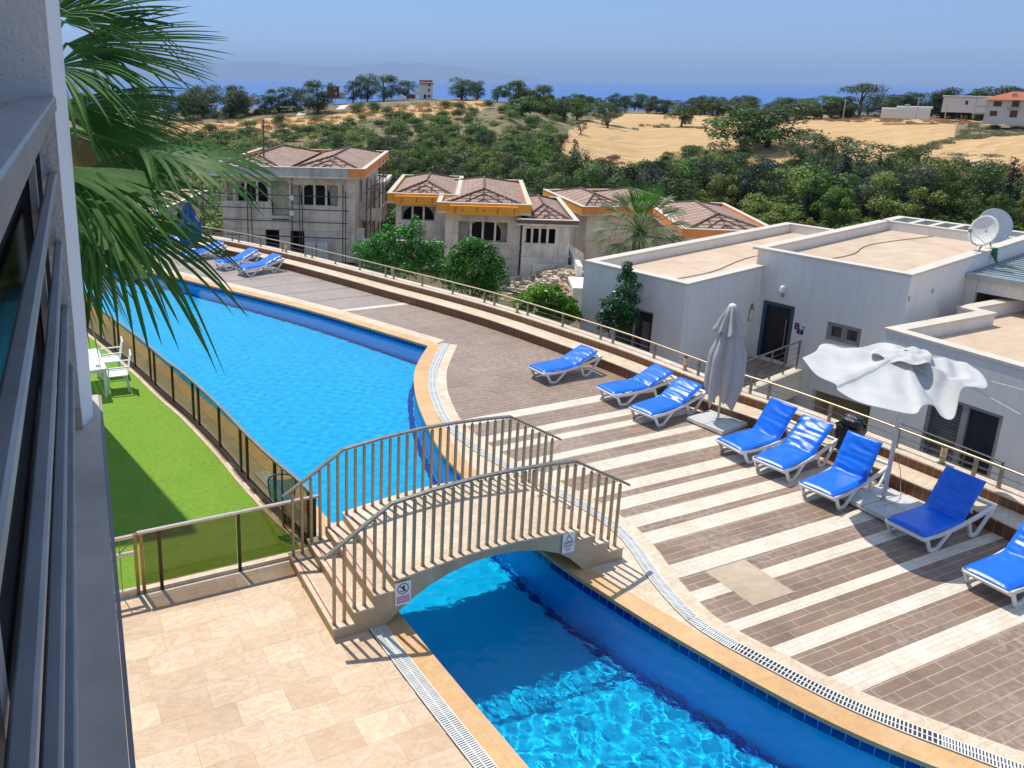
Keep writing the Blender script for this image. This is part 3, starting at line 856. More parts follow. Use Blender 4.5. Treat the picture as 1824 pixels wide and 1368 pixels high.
LG = [(6.02, 32.9, 12, 20, 'blue sun lounger beside the closed blue parasol at the far end of the terrace'),
      (7.0, 30.75, 20, 20, 'blue sun lounger in the far pair, the one nearer the blue parasol'),
      (7.55, 29.5, 17, 19, 'blue sun lounger in the far pair, the one nearer the camera'),
      (11.72, 15.87, 5, 20, 'blue sun lounger standing alone on plain brown tiles by the bench wall'),
      (12.43, 14.08, 0, 21, 'blue sun lounger with low back, second from the lone lounger towards the closed parasol'),
      (12.35, 12.79, 10, 24, 'blue sun lounger with low back right beside the closed white parasol'),
      (12.82, 10.76, 1, 58, 'blue sun lounger with raised back first after the closed white parasol'),
      (12.88, 9.86, 10, 40, 'blue sun lounger with shiny half raised back left of the black bin'),
      (12.83, 8.78, 8, 60, 'blue sun lounger with shaded front corner between black bin and open parasol pole'),
      (13.03, 7.3, 1, 61, 'dark blue sun lounger lying fully in the shade of the torn open parasol'),
      (12.75, 5.89, 2, 45, 'blue sun lounger cut off by the right edge of the photo'),
      (4.4, 34.6, 14, 22, 'blue sun lounger half hidden behind the palm fronds left of the blue parasol'),
      (3.0, 33.2, 22, 20, 'blue sun lounger almost hidden behind the palm fronds, leftmost on the terrace')]
for i, (x, y, h, a, lb) in enumerate(LG): lounger(x, y, h, a, lb, 20 + i)
# ================================================================ parasols
def mat_cloth(name, c, tr=.35):
    t = NT(name); cc = t.ramp(t.noise(2.5, 5, .6), [(.3, tuple(x * .86 for x in c)), (.7, c)]); t.l(cc, t.b.inputs['Base Color'])
    t.b.inputs['Roughness'].default_value = .85; t.bump(t.noise(6, 3, .6, dist=.8), .35, .03)
    tl = t.n('BsdfTranslucent'); t.l(cc, tl.inputs[0]); mx = t.n('MixShader'); mx.inputs[0].default_value = tr
    t.l(t.b.outputs[0], mx.inputs[1]); t.l(tl.outputs[0], mx.inputs[2]); t.l(mx.outputs[0], t.o.inputs[0]); return t.m


MT['cloth'] = mat_cloth('white_canvas', (.64, .635, .62), .1); MT['clothg'] = mat_cloth('faded_canvas', (.50, .50, .48), .12)
MT['clothb'] = mat_cloth('blue_canvas', (.035, .13, .36), .15)
MT['marble'] = simple('white_marble', (.60, .59, .56), .35, var=.14, scale=3)
MT['alu'] = simple('white_painted_pole', (.60, .59, .57), .4, .1, var=.1, scale=7)


def marble_base(t, sx, sy, z0=.055):
    mb = MB()
    for ix in (-1, 1):
        for iy in (-1, 1): mb.box((ix * sx / 4, iy * sy / 4, z0 + .03), (sx / 2 - .012, sy / 2 - .012, .045))
    mb.build('marble_slabs', MT['marble'], t, bevel=.006)
    mb = MB()
    for ix in (-1, 1): mb.box((ix * (sx / 2 - .01), 0, z0 - .005), (.03, sy, .04))
    for iy in (-1, 1): mb.box((0, iy * (sy / 2 - .01), z0 - .005), (sx - .03, .03, .04))
    mb.build('base_frame', MT['alu'], t)
    for ix in (-1, 1):
        for iy in (-1, 1):
            MB().lathe([(.028, -.012), (.028, .012)], 12).build('wheel', MT['dark'], t, loc=(ix * (sx / 2 - .06), iy * (sy / 2 - .06), .028)).rotation_euler = (math.pi / 2, 0, 0)


def closed_parasol(loc, rz, mat, label, H, rmax, seed, zbot):
    t = empty('parasol', loc, rz, label=label, cat='parasol')
    marble_base(t, .98, .9)
    MB().tube([(0, 0, .08), (0, 0, H)], .024, 12).build('pole', MT['alu'], t, smooth=True)
    r = np.random.RandomState(seed); n = 72; prof = []
    K = [(0, .05), (.05, .075), (.25, .14), (.42, .17), (.6, .20), (.8, .26), (1., rmax * .97), (1.25, rmax), (1.5, rmax * 1.02), (1.75, rmax * .98), (1.95, rmax * .8)]
    Ht = H - zbot; vs = []; rows = 30; ph = r.uniform(0, 6.3, 6)
    for i in range(rows + 1):
        s = i / rows * 1.95; rr = np.interp(s, [k[0] for k in K], [k[1] for k in K])
        for k in range(n):
            a = 2 * math.pi * k / n
            f = 1 + min(.32, s * .5) * (.55 * math.sin(8 * a + ph[0] + .35 * s) + .3 * math.sin(5 * a + ph[1] - .5 * s) + .15 * math.sin(17 * a + ph[2] + s))
            zz = H - s / 1.95 * Ht + (s / 1.95) ** 3 * .13 * (math.sin(4 * a + ph[3]) + .6 * math.sin(7 * a + ph[4]))
            vs.append((rr * f * math.cos(a), rr * f * math.sin(a), zz))
    mb = MB(); mb.add(vs, [(i * n + k, (i + 1) * n + k, (i + 1) * n + (k + 1) % n, i * n + (k + 1) % n) for i in range(rows) for k in range(n)])
    mb.build('canopy', mat, t, smooth=True, angle=120)
    vs = []; rows = 8                                     # short cape over the shoulder
    for i in range(rows + 1):
        s = i / rows * .62; rr = np.interp(s, [0, .1, .35, .62], [.055, .11, .175, .255])
        for k in range(n):
            a = 2 * math.pi * k / n; f = 1 + min(.28, s * .8) * math.sin(8 * a + ph[0] + .9)
            vs.append((rr * f * math.cos(a) * 1.06, rr * f * math.sin(a) * 1.06, H + .01 - s + (s > .5) * .05 * math.sin(8 * a + ph[0])))
    mb = MB(); mb.add(vs, [(i * n + k, (i + 1) * n + k, (i + 1) * n + (k + 1) % n, i * n + (k + 1) % n) for i in range(rows) for k in range(n)])
    mb.build('cape', mat, t, smooth=True, angle=120)
    MB().lathe([(.085, -.03), (.07, .015), (.03, .04)], 20, (0, 0, H)).build('finial', MT['white'], t, smooth=True)
    return t


closed_parasol((13.95, 12.12, 0), .15, MT['clothg'], 'closed pale grey parasol standing tall on a marble base by the bench wall', 2.78, .335, 5, .60)
closed_parasol((6.55, 34.2, 0), .4, MT['clothb'], 'closed blue parasol at the far end of the terrace', 2.3, .44, 8, .42)
# open torn parasol
op = empty('parasol', (13.97, 8.3, 0), 0, label='open white parasol with a torn drooping canopy and two bare ribs', cat='parasol')
marble_base(op, 1.12, .86)
MB().tube([(0, 0, .08), (0, 0, 1.5), (.03, .02, 2.84)], .036, 14).build('pole', MT['alu'], op, smooth=True)
BD = [((1430, 633), 2.36), ((1455, 663), 2.3), ((1489, 680), 2.28), ((1494, 691), 2.22), ((1528, 710), 2.2), ((1572, 722), 2.2), ((1628, 733), 2.14), ((1644, 719), 2.2), ((1664, 719), 2.2), ((1678, 735), 2.05), ((1700, 742), 1.98), ((1714, 691), 2.34), ((1738, 686), 2.4), ((1761, 683), 2.38), ((1750, 663), 2.42), ((1714, 640), 2.48), ((1642, 624), 2.5), ((1578, 606), 2.5), ((1528, 615), 2.46), ((1469, 608), 2.42), ((1453, 622), 2.4)]
bd = [at(*q, z + (.33 if q[0] < 1660 else .2)) - Vector((13.97, 8.3, 0)) for q, z in BD]
bd = smoothline([tuple(p) for p in bd] + [tuple(bd[0])], 6)[:-1]
nb_ = len(bd); rows = 40; vs = []; ctr = Vector((.15, .2, 2.86)); r = np.random.RandomState(4)
for i in range(rows + 1):
    s = i / rows
    for k in range(nb_):
        b = Vector(bd[k]); p = ctr.lerp(b, s); a = math.atan2(b.y, b.x)
        e_ = 4 * s * (1 - s)
        sag = -.10 * e_ * abs(math.sin(3 * a + .4)) - .05 * s
        u_ = p.x * .8 + p.y * .6; v_ = -p.x * .6 + p.y * .8
        loose = max(0, math.cos(a + 1.0)) ** 1.5
        wr = .012 * e_ * math.sin(9 * v_ + 2 * u_) + .010 * e_ * math.sin(17 * v_ - 3 * u_ + 1)
        wr += loose * (.027 * math.sin(13 * v_ + 2.2 * math.sin(2.3 * u_)) + .017 * math.sin(23 * v_ + 5 * u_ + 1.5 * math.sin(6 * u_))) * min(1, 2.5 * s)
        if s < .3: wr += .022 * (math.sin(11 * u_ + 3) + math.sin(19 * v_)) * (.3 - s) / .3
        vs.append((p.x, p.y, p.z + sag + wr))
mb = MB(); mb.add(vs, [(i * nb_ + k, i * nb_ + (k + 1) % nb_, (i + 1) * nb_ + (k + 1) % nb_, (i + 1) * nb_ + k) for i in range(rows) for k in range(nb_)])
cn = mb.build('canopy', MT['cloth'], op, smooth=True, angle=160)
sd = cn.modifiers.new('t', 'SOLIDIFY'); sd.thickness = .004
vs = []; n2 = 40                                             # crumpled wind vent on the crown
for i in range(9):
    s = i / 8
    for k in range(n2):
        a = 2 * math.pi * k / n2; rr = .04 + .46 * s * (1 + .16 * math.sin(3 * a + 1))
        vs.append((.16 + rr * math.cos(a) * 1.1, .2 + rr * math.sin(a) * .8, 2.90 - .09 * s + .035 * s * math.sin(7 * a + 7 * s) + .03 * math.sin(4 * a - 9 * s) * s))
mb = MB(); mb.add(vs, [(i * n2 + k, i * n2 + (k + 1) % n2, (i + 1) * n2 + (k + 1) % n2, (i + 1) * n2 + k) for i in range(8) for k in range(n2)])
mb.build('vent', MT['cloth'], op, smooth=True, angle=160)
O = Vector((13.97, 8.3, 0))
for (qa, za), (qb, zb) in ((((1722, 685), 2.45), ((1817, 738), 2.22)), (((1765, 679), 2.42), ((1850, 702), 2.4))):
    MB().tube([at(*qa, za) - O, at(*qb, zb) - O], .009, 6).build('rib', MT['alu'], op)
for k in range(6):
    b = Vector(bd[int(k * nb_ / 6) + 4]); MB().tube([(.03, .02, 2.76), tuple(Vector((.03, .02, 2.76)).lerp(b, .7) - Vector((0, 0, .17)))], .009, 6).build('rib', MT['alu'], op)
MT['wire'] = simple('pale_cable', (.42, .40, .38), .6)
cb = [(14.02, 8.27, 1.0), (14.2, 8.25, .7), (14.22, 8.2, .4), (14.1, 8.1, .18), (13.8, 8.15, .115), (13.66, 8.0, .1), (13.55, 7.7, .02), (13.25, 7.62, .012), (13.2, 7.4, .012), (13.42, 7.22, .012), (13.6, 7.3, .012)]
tag(MB().tube(smoothline(cb, 6), .006, 6).build('cable', MT['wire'], smooth=True), 'thin pale cable curling from the open parasol pole onto the tiles', 'cable')
# ================================================================ waste bin on the seat
MT['bag'] = simple('black_bin_bag', (.012, .012, .014), .22, var=.3, bump=.9, bscale=14, bdist=.04)
MT['binb'] = simple('black_bin_plastic', (.02, .02, .022), .3, bump=.1)
bn = empty('waste_bin', (14.98, 9.78, .276), R_(8), label='black waste bin with domed lid and bin bag standing on the bench seat', cat='bin')
mb = MB(); mb.prism([(-.2, -.2), (.2, -.2), (.2, .2), (-.2, .2)], 0, .5); mb.build('body', MT['binb'], bn, bevel=.03)
r = np.random.RandomState(2); vs = []
for i in range(7):
    for k in range(28):
        a = 2 * math.pi * k / 28; sq = .225 / max(abs(math.cos(a)), abs(math.sin(a))) ** .75 * (1 + .05 * math.sin(9 * a + i)) + .01 * r.rand()
        vs.append((sq * math.cos(a), sq * math.sin(a), .52 - .035 * i + .012 * math.sin(6 * a)))
mb = MB(); mb.add(vs, [(i * 28 + k, (i + 1) * 28 + k, (i + 1) * 28 + (k + 1) % 28, i * 28 + (k + 1) % 28) for i in range(6) for k in range(28)]); mb.build('bin_bag', MT['bag'], bn, smooth=True, angle=70)
for sx in (-1, 1): MB().lathe([(.11, 0), (.125, .05), (.1, .13), (.05, .165)], 18).build('lid', MT['bag'], bn, loc=(sx * .1, sx * .03, .53), smooth=True).scale = (1, 1.75, 1)
# ================================================================ bollard lamps on the wall cap
MT['lampglass'] = simple('cream_lamp_tube', (.68, .50, .26), .4, var=.05)
for (x, y), lb in (((14.83, 14.06), 'steel bollard lamp with cream tube left of the closed pale parasol'), ((15.62, 8.36), 'steel bollard lamp with cream tube behind the dark blue shaded lounger'), ((13.78, 19.9), 'steel bollard lamp with cream tube in front of the bright green citrus bush'),
                   ((12.2, 25.6), 'steel bollard lamp with cream tube in front of the leafy shrubs'), ((9.85, 30.9), 'steel bollard lamp with cream tube in front of the grey concrete villa')):
    t = empty('bollard_lamp', (x, y, .485), label=lb, cat='lamp', group='bollard lamps on the wall cap')
    MB().lathe([(.075, 0), (.075, .012), (.045, .016), (.045, .15)], 18).build('base', MT['steel'], t, smooth=True)
    MB().lathe([(.05, .15), (.05, .335)], 18).build('lamp_tube', MT['lampglass'], t, smooth=True)
    MB().lathe([(.052, .335), (.052, .352), (.03, .356)], 18).build('cap', MT['darkpost'], t, smooth=True)
# ================================================================ table and chairs on the lawn
tb = empty('garden_table', (1.02, 19.55, .02), R_(2), label='white slatted garden table with a small ashtray on it, on the turf by the building', cat='table')
mb = MB()
for k in range(7): mb.box((-.4 + k * .133, 0, .735), (.125, 1.6, .03))
mb.build('tabletop', MT['white'], tb, bevel=.004, seg=1)
mb = MB()
for sx in (-1, 1): mb.box((sx * .42, 0, .685), (.03, 1.5, .07))
for sy in (-1, 1): mb.box((0, sy * .74, .685), (.84, .03, .07))
mb.build('apron', MT['white'], tb)
for sx in (-1, 1):
    for sy in (-1, 1): MB().box((0, 0, .36), (.065, .065, .72)).build('leg', MT['white'], tb, loc=(sx * .415, sy * .74, 0), bevel=.006, seg=1)
ash = tag(MB().lathe([(.05, 0), (.055, .03), (.045, .03), (.04, .01)], 16, (1.32, 18.98, .771)).build('ashtray', MT['marble']), 'small pale ashtray on the near end of the white garden table', 'ashtray')
for i, (x, y, rz, lb) in enumerate(((1.78, 19.25, 176, 'white woven plastic armchair at the near end of the garden table'), (1.72, 20.35, 178, 'white woven plastic armchair farther along the garden table'))):
    t = empty('garden_chair', (x, y, .02), R_(rz), label=lb, cat='chair', group='white chairs at the garden table')
    MB().box((0, 0, .42), (.48, .5, .035)).build('seat', MT['white'], t, bevel=.012)
    mb = MB()
    for k in range(8): mb.bar((-.25 - .0, -.2 + k * .057, .44), (-.33, -.2 + k * .057, .88), .03, .012, upv=(1, 0, 0))
    for k in range(6): mb.bar((-.262 - .013 * k, -.22, .5 + k * .07), (-.262 - .013 * k, .22, .5 + k * .07), .02, .028)
    mb.bar((-.335, -.235, .9), (-.335, .235, .9), .035, .05); mb.build('backrest', MT['white'], t, bevel=.004, seg=1)
    for sy in (-1, 1):
        MB().bar((-.29, sy * .25, .64), (.2, sy * .25, .64), .05, .025).bar((.2, sy * .25, .64), (.22, sy * .25, .42), .03, .03).build('armrest', MT['white'], t, bevel=.005, seg=1)
        for sx in (-1, 1): MB().bar((sx * .2, sy * .22, .42), (sx * .25, sy * .25, 0), .04, .04).build('leg', MT['white'], t)
# ================================================================ pool skimmer net on the fence
MT['netb'] = mat_glass('blue_net', (.22, .55, .85), .03, .5, .12); MT['netf'] = simple('blue_net_frame', (.01, .07, .22), .4)
sk = empty('skimmer_net', (3.60, 11.72, 0), R_(-20), label='blue skimmer net leaning upside down against the smoked glass fence', cat='net')
hoop = [(-.2, 0, .62), (-.23, 0, .92), (-.16, .01, 1.0), (.0, .02, 1.03), (.16, .02, 1.0), (.23, .01, .92), (.2, 0, .62)]
MB().tube(smoothline(hoop, 4), .014, 8).build('frame', MT['netf'], sk, smooth=True)
g = MB(); nn = 9
vs = [((i / (nn - 1) - .5) * .42, -.16 * math.sin(math.pi * i / (nn - 1)) * math.sin(math.pi * min(1, j / (nn - 1) + .15)) - .02, .98 - .45 * j / (nn - 1) + .05 * math.sin(i * 1.3) * j / nn) for i in range(nn) for j in range(nn)]
g.add(vs, [(i * nn + j, (i + 1) * nn + j, (i + 1) * nn + j + 1, i * nn + j + 1) for i in range(nn - 1) for j in range(nn - 1)]); g.build('net', MT['netb'], sk, smooth=True)
MB().tube([(0, .02, 1.12), (.0, .05, .1), (.02, .05, .02)], .016, 8).build('handle', MT['netf'], sk)
# ================================================================ own building: wing walls, ledge, railing
uu = Vector((.0667, .99777, 0)); nn_ = Vector((.99777, -.0667, 0))
def nb(lat, dep, z): return Vector((EYE[0], EYE[1], 0)) + uu * dep + nn_ * lat + Vector((0, 0, z))
def nbp(lat, dep): p = nb(lat, dep, 0); return (p.x, p.y)
MT['near'] = mat_stucco('textured_render', (.56, .57, .59), 1., 55, .012)
MT['litedge'] = mat_stucco('lit_smooth_render', (.66, .72, .78), .2)  # smoother wall render, coloured lighter to paint the lit edge
MT['ledge'] = simple('grey_concrete_ledge', (.56, .47, .39), .75, var=.22, scale=4, bump=.15, bscale=60, bdist=.002)
MT['ledgee'] = simple('ledge_edge', (.24, .24, .26), .6, var=.1, scale=5)
ab = empty('apartment_building', (0, 0, 0), label='apartment building whose textured wing wall and grey ledge fill the left edge of the photo', cat='building')
MB().prism([nbp(*q) for q in ((-3, 2.4), (-.052, 2.4), (-.052, 2.62), (-3, 2.62))], 6.461, 12.5).build('wing_wall', MT['near'], ab)
MB().prism([nbp(*q) for q in ((-.0515, 2.403), (-.018, 2.47), (-.018, 2.62), (-.0515, 2.62))], 6.461, 12.5).build('wall_corner', MT['litedge'], ab)
MB().prism([nbp(*q) for q in ((-3, 2.389), (-.05, 2.389), (-.05, 2.4), (-3, 2.4))], 6.461, 6.522).build('skirting', MT['slab'], ab)
MB().prism([nbp(*q) for q in ((-3, -4), (.002, -4), (.002, 2.66), (-3, 2.66))], 6.25, 6.46).build('ledge', MT['ledge'], ab)
MB().prism([nbp(*q) for q in ((.003, -4), (.0115, -4), (.0115, 2.665), (.003, 2.665))], 6.26, 6.455).build('ledge_trim', MT['ledgee'], ab)
MB().prism([nbp(*q) for q in ((-9, -6), (-1.9, -6), (-1.9, 18), (-9, 18))], 0, 11.9).build('facade_wall', MT['near'], ab)
mb = MB(); W1 = [nbp(*q) for q in ((-3, 17.9), (-.16, 17.9), (-.16, 18.12), (-3, 18.12))]; W2 = [nbp(*q) for q in ((-.62, 17.9), (-.16, 17.9), (-.16, 18.12), (-.62, 18.12))]
mb.prism(W1, 0, 10.75).prism(W2, 10.75, 11.2).prism(W1, 11.2, 12.9); mb.build('wing_wall', MT['near'], ab)
rl = empty('balcony_railing', (0, 0, 0), label='grey metal balcony railing with flat top rail, thin tubes and smoked panels, nearest thing', cat='railing')
def bl(lat0, lat1, d0, d1, z0, z1, nm, mt, bev=0): return MB().prism([nbp(lat0, d0), nbp(lat1, d0), nbp(lat1, d1), nbp(lat0, d1)], z0, z1).build(nm, mt, rl, bevel=bev, seg=2)
bl(-.125, -.045, -1.2, 2.398, 7.405, 7.44, 'top_rail', MT['paintgrey'], .003)
for z in (7.225, 7.03, 6.84, 6.65): bl(-.081, -.060, -1.2, 2.398, z - .011, z + .011, 'tube_rail', MT['paintgrey'], .004)
MT['smoke'] = mat_glass('smoked_panel', (.10, .055, .035), .02, .06)
bl(-.106, -.100, -1.2, 2.39, 6.52, 7.40, 'glass_panel', MT['smoke'])
for d in (.55, 1.75): bl(-.098, -.084, d, d + .04, 6.461, 7.404, 'post', MT['paintgrey'])

# ================================================================ houses
class FR:      # horizontal frame: origin, a axis at az degrees, b axis 90 degrees further
    def __init__(s, O, az):
        z = R_(az); s.O = Vector((O[0], O[1], 0)); s.ea = Vector((math.cos(z), math.sin(z), 0)); s.eb = Vector((-math.sin(z), math.cos(z), 0)); s.az = z

    def p(s, a, b, z): return s.O + s.ea * a + s.eb * b + Vector((0, 0, z))

    def box(s, mb, a0, a1, b0, b1, z0, z1):
        c = s.p((a0 + a1) / 2, (b0 + b1) / 2, (z0 + z1) / 2); return mb.box(c, (a1 - a0, b1 - b0, z1 - z0), s.az)

    def wall_a(s, mb, b0, b1, a0, a1, z0, z1, holes):      # wall running along a with rectangular holes (a0,a1,z0,z1)
        cuts = sorted({a0, a1} | {h[0] for h in holes} | {h[1] for h in holes})
        for u, v in zip(cuts, cuts[1:]):
            hs = sorted([(h[2], h[3]) for h in holes if h[0] <= u + 1e-6 and h[1] >= v - 1e-6]); z = z0
            for q0, q1 in hs:
                if q0 > z: s.box(mb, u, v, b0, b1, z, q0)
                z = max(z, q1)
            if z < z1: s.box(mb, u, v, b0, b1, z, z1)
        return mb

    def wall_b(s, mb, a0, a1, b0, b1, z0, z1, holes):
        cuts = sorted({b0, b1} | {h[0] for h in holes} | {h[1] for h in holes})
        for u, v in zip(cuts, cuts[1:]):
            hs = sorted([(h[2], h[3]) for h in holes if h[0] <= u + 1e-6 and h[1] >= v - 1e-6]); z = z0
            for q0, q1 in hs:
                if q0 > z: s.box(mb, a0, a1, u, v, z, q0)
                z = max(z, q1)
            if z < z1: s.box(mb, a0, a1, u, v, z, z1)
        return mb


def weld(o):      # drop the hidden seams of abutting boxes for cleaner shading
    return o


MT['render'] = mat_stucco('grey_render', (.78, .74, .69), .35, 70, .006)
MT['coping'] = simple('cream_coping', (.66, .59, .49), .6, var=.07, scale=2)
def mat_roofscreed():
    t = NT('sandy_roof_screed'); c = t.ramp(t.noise(.7, 8, .7, dist=.6), [(.3, (.50, .36, .24)), (.5, (.60, .455, .32)), (.7, (.68, .54, .40))])
    c = t.mix(t.ramp(t.noise(1, 5, .6, src=t.map(scale=(.6, 3.5, 1), rot=(0, 0, .5))), [(.5, 0), (.7, .35)]), c, (.44, .32, .22)); t.set(c, .9); t.bump(t.noise(12, 6), .4, .01); return t.m
MT['screed'] = mat_roofscreed()
MT['doorblue'] = simple('blue_grey_frame', (.035, .075, .115), .45, var=.1)
MT['doordark'] = simple('dark_door_leaf', (.008, .007, .012), .35)
MT['frameg'] = simple('grey_window_frame', (.30, .29, .275), .5, var=.1)
MT['winglass'] = simple('window_glass', (.035, .035, .04), .06, var=.3, scale=1)
MT['metalroof'] = simple('pale_metal_roof', (.42, .47, .48), .45, .3, var=.12, scale=2)
MT['brass'] = simple('gold_plate', (.55, .38, .10), .4, .6)
MT['blueplate'] = simple('blue_plate', (.01, .02, .2), .4)
MT['shutter'] = simple('grey_shutter_slats', (.13, .12, .115), .6, var=.2, scale=3)
B7 = FR((22.83, 13.95), 12.5)
h = empty('flat_roofed_house', label='pale grey flat roofed house with dark entrance door and sandy roofs behind closed parasol', cat='house')
ZG = -5.2
door = (3.02, 4.02, -1.32, .58); win = (1.02, 2.0, -.2, .37); rec = (.42, 2.12, -4.9, -1.9)
mb = MB(); B7.wall_b(mb, 0, .3, 0, 4.2, ZG, 2.17, [door, win, rec])
B7.box(mb, .3, 11., 0, .3, ZG, 2.17); B7.box(mb, .3, 11., 4.3, 4.6, -1, 2.17); B7.box(mb, 10.7, 11., .3, 4.3, ZG, 2.17); B7.box(mb, 9.25, 9.5, .3, 4.3, 1.2, 2.17)
# left block
gd = (5.2, 6.6, -1.9, .55)
B7.wall_b(mb, -4.26, -3.96, 4.2, 7.95, ZG, 1.62, [gd]); B7.box(mb, -3.96, 0., 4.2, 4.5, ZG, 1.62); B7.box(mb, -3.96, 8.8, 7.65, 7.95, ZG, 1.62); B7.box(mb, 8.5, 8.8, 4.6, 7.65, ZG, 1.62)
mb.build('wall', MT['render'], h)
mb = MB()
for q in ((-.02, .30, -.02, 4.62), (10.7, 11.02, -.02, 4.62), (9.25, 9.5, .3, 4.3)): B7.box(mb, *q, 2.17, 2.25)
B7.box(mb, .30, 10.7, -.02, .3, 2.17, 2.25); B7.box(mb, .30, 9.25, 4.3, 4.62, 2.17, 2.25); B7.box(mb, 9.5, 10.7, 4.3, 4.62, 2.17, 2.25)
for k in range(1, 6): B7.box(mb, 9.5, 10.7, .3 + k * .667 - .09, .3 + k * .667 + .09, 2.0, 2.245)
for q in ((-4.28, -3.95, 4.18, 7.97), (8.5, 8.82, 4.62, 7.97)): B7.box(mb, *q, 1.62, 1.7)
B7.box(mb, -3.95, -.02, 4.18, 4.51, 1.62, 1.7); B7.box(mb, -3.95, 8.5, 7.64, 7.97, 1.62, 1.7)
mb.build('parapet_coping', MT['coping'], h)
mb = MB(); B7.box(mb, .3, 9.25, .3, 4.3, 1.7, 1.9); mb.build('roof', MT['screed'], h)
mb = MB(); B7.box(mb, -3.96, 8.5, 4.5, 7.65, 1.15, 1.35); mb.build('roof', MT['screed'], h)
mb = MB(); B7.box(mb, 2.2, 2.3, .31, 4.2, ZG, 1.6); B7.box(mb, -3.3, -3.2, 4.5, 7.6, ZG, 1.1); mb.build('room_shade', MT['dark'], h)  # near-black sheets paint the shade of the rooms behind the openings
mb = MB()
for q in ((3.02, 3.12, -1.32, .58), (3.92, 4.02, -1.32, .58), (3.12, 3.92, .48, .58)): B7.box(mb, -.015, .16, *q)
d = mb.build('door', MT['doorblue'], h)
mb = MB(); B7.box(mb, .08, .13, 3.12, 3.92, -1.32, .48); mb.build('door_leaf', MT['doordark'], d)
MB().tube([B7.p(.04, 3.24, -.95), B7.p(.04, 3.24, .1)], .02, 8).build('pull_handle', MT['steel'], d)
mb = MB()
for q in ((1.02, 1.09, -.2, .37), (1.93, 2.0, -.2, .37), (1.48, 1.54, -.13, .30), (1.09, 1.93, .3, .37), (1.09, 1.93, -.2, -.13)): B7.box(mb, .05, .14, *q)
for a0, a1 in ((1.09, 1.48), (1.54, 1.93)):
    for q in ((a0, a0 + .05, -.13, .3), (a1 - .05, a1, -.13, .3), (a0 + .05, a1 - .05, .25, .3), (a0 + .05, a1 - .05, -.13, -.08)): B7.box(mb, .07, .12, *q)
wn = mb.build('window', MT['frameg'], h)
mb = MB(); B7.box(mb, .09, .1, 1.09, 1.93, -.13, .3); mb.build('pane', MT['winglass'], wn)
mb = MB(); B7.box(mb, -.03, .1, .98, 2.04, -.23, -.201); mb.build('sill', MT['coping'], wn)
# recess under the main floor
mb = MB(); B7.box(mb, 1.2, 1.3, .42, 2.12, -4.9, -1.9); MT['beige'] = simple('beige_plaster', (.50, .42, .32), .8, var=.06)
B7.box(mb, .301, 1.2, .36, .42, -4.9, -1.9); B7.box(mb, .301, 1.2, 2.12, 2.18, -4.9, -1.9); mb.build('recess', MT['beige'], h)
# glass door of the left block
mb = MB()
for q in ((5.2, 5.27, -1.9, .55), (6.53, 6.6, -1.9, .55), (5.86, 5.93, -1.9, .48), (5.27, 6.53, .48, .55)): B7.box(mb, -4.2, -4.1, *q)
gdw = mb.build('glass_door', MT['frameg'], h); mb = MB(); B7.box(mb, -4.16, -4.15, 5.27, 6.53, -1.9, .48); mb.build('pane', MT['winglass'], gdw)
mb = MB(); B7.box(mb, -4.19, -4.17, 5.34, 5.6, -1.3, .2); mb.build('curtain', MT['shutter'], gdw)
# cables lying on the roofs
for za, pts in ((1.36, [(-3.8, 5.6), (-1, 5.4), (2.5, 5.9), (6, 5.3), (8.4, 5.5)]), (1.91, [(.4, 3.2), (3, 2.9), (5.5, 3.3), (9.2, 2.7)])):
    MB().tube(smoothline([tuple(B7.p(a, b, za + .01)) for a, b in pts], 5), .012, 5).build('roof_cable', MT['binb'], h)
# wall fittings
wl = empty('wall_lamp', label='silver lantern wall lamp above the dark entrance door', cat='lamp')
MB().lathe([(.05, 0), (.075, .02), (.075, .16), (.055, .2), (.02, .22)], 14, B7.p(-.12, 3.44, .98)).build('lantern', MT['white'], wl, smooth=True)
MB().tube([B7.p(0, 3.44, .9), B7.p(-.12, 3.44, .92), B7.p(-.12, 3.44, .99)], .018, 8).lathe([(.03, -.02), (.035, .03)], 10, B7.p(-.06, 3.44, .84)).build('bracket', MT['steelg'], wl)
text('B', .30, frame_m(B7.p(-.012, 2.87, -.03), -B7.eb, (0, 0, 1)), MT['ink'], 'house_letter', h, .006, bold=True)
text('7', .19, frame_m(B7.p(-.012, 2.68, -.06), -B7.eb, (0, 0, 1)), MT['ink'], 'house_number', h, .006)
mb = MB(); B7.box(mb, -.02, -.002, 2.66, 2.85, -.25, -.11); pl = mb.build('number_plate', MT['blueplate'], h)
text('7', .09, frame_m(B7.p(-.022, 2.755, -.18), -B7.eb, (0, 0, 1)), MT['signw'], 'number', pl, .001)
tag(MB().lathe([(.085, 0), (.085, .012)], 20).build('round_sign', MT['brass'], loc=B7.p(-.4, 4.19, .39)), 'small round gold sign on the wall left of the entrance door', 'sign').rotation_euler = (math.pi / 2, 0, B7.az)
nbd = empty('notice_board', label='small framed notice under the round gold sign', cat='notice')
mb = MB(); B7.box(mb, -.54, -.26, 4.17, 4.199, -.09, .29); mb.build('frame', MT['frameg'], nbd); mb = MB(); B7.box(mb, -.51, -.29, 4.163, 4.169, -.06, .26); mb.build('sheet', MT['signw'], nbd)
mb = MB(); B7.box(mb, 0.06, .16, -.012, -.001, 1.46, 1.6); B7.box(mb, 1.72, 1.82, -.012, -.001, 1.44, 1.58); mb.build('vent_cover', MT['frameg'], h)
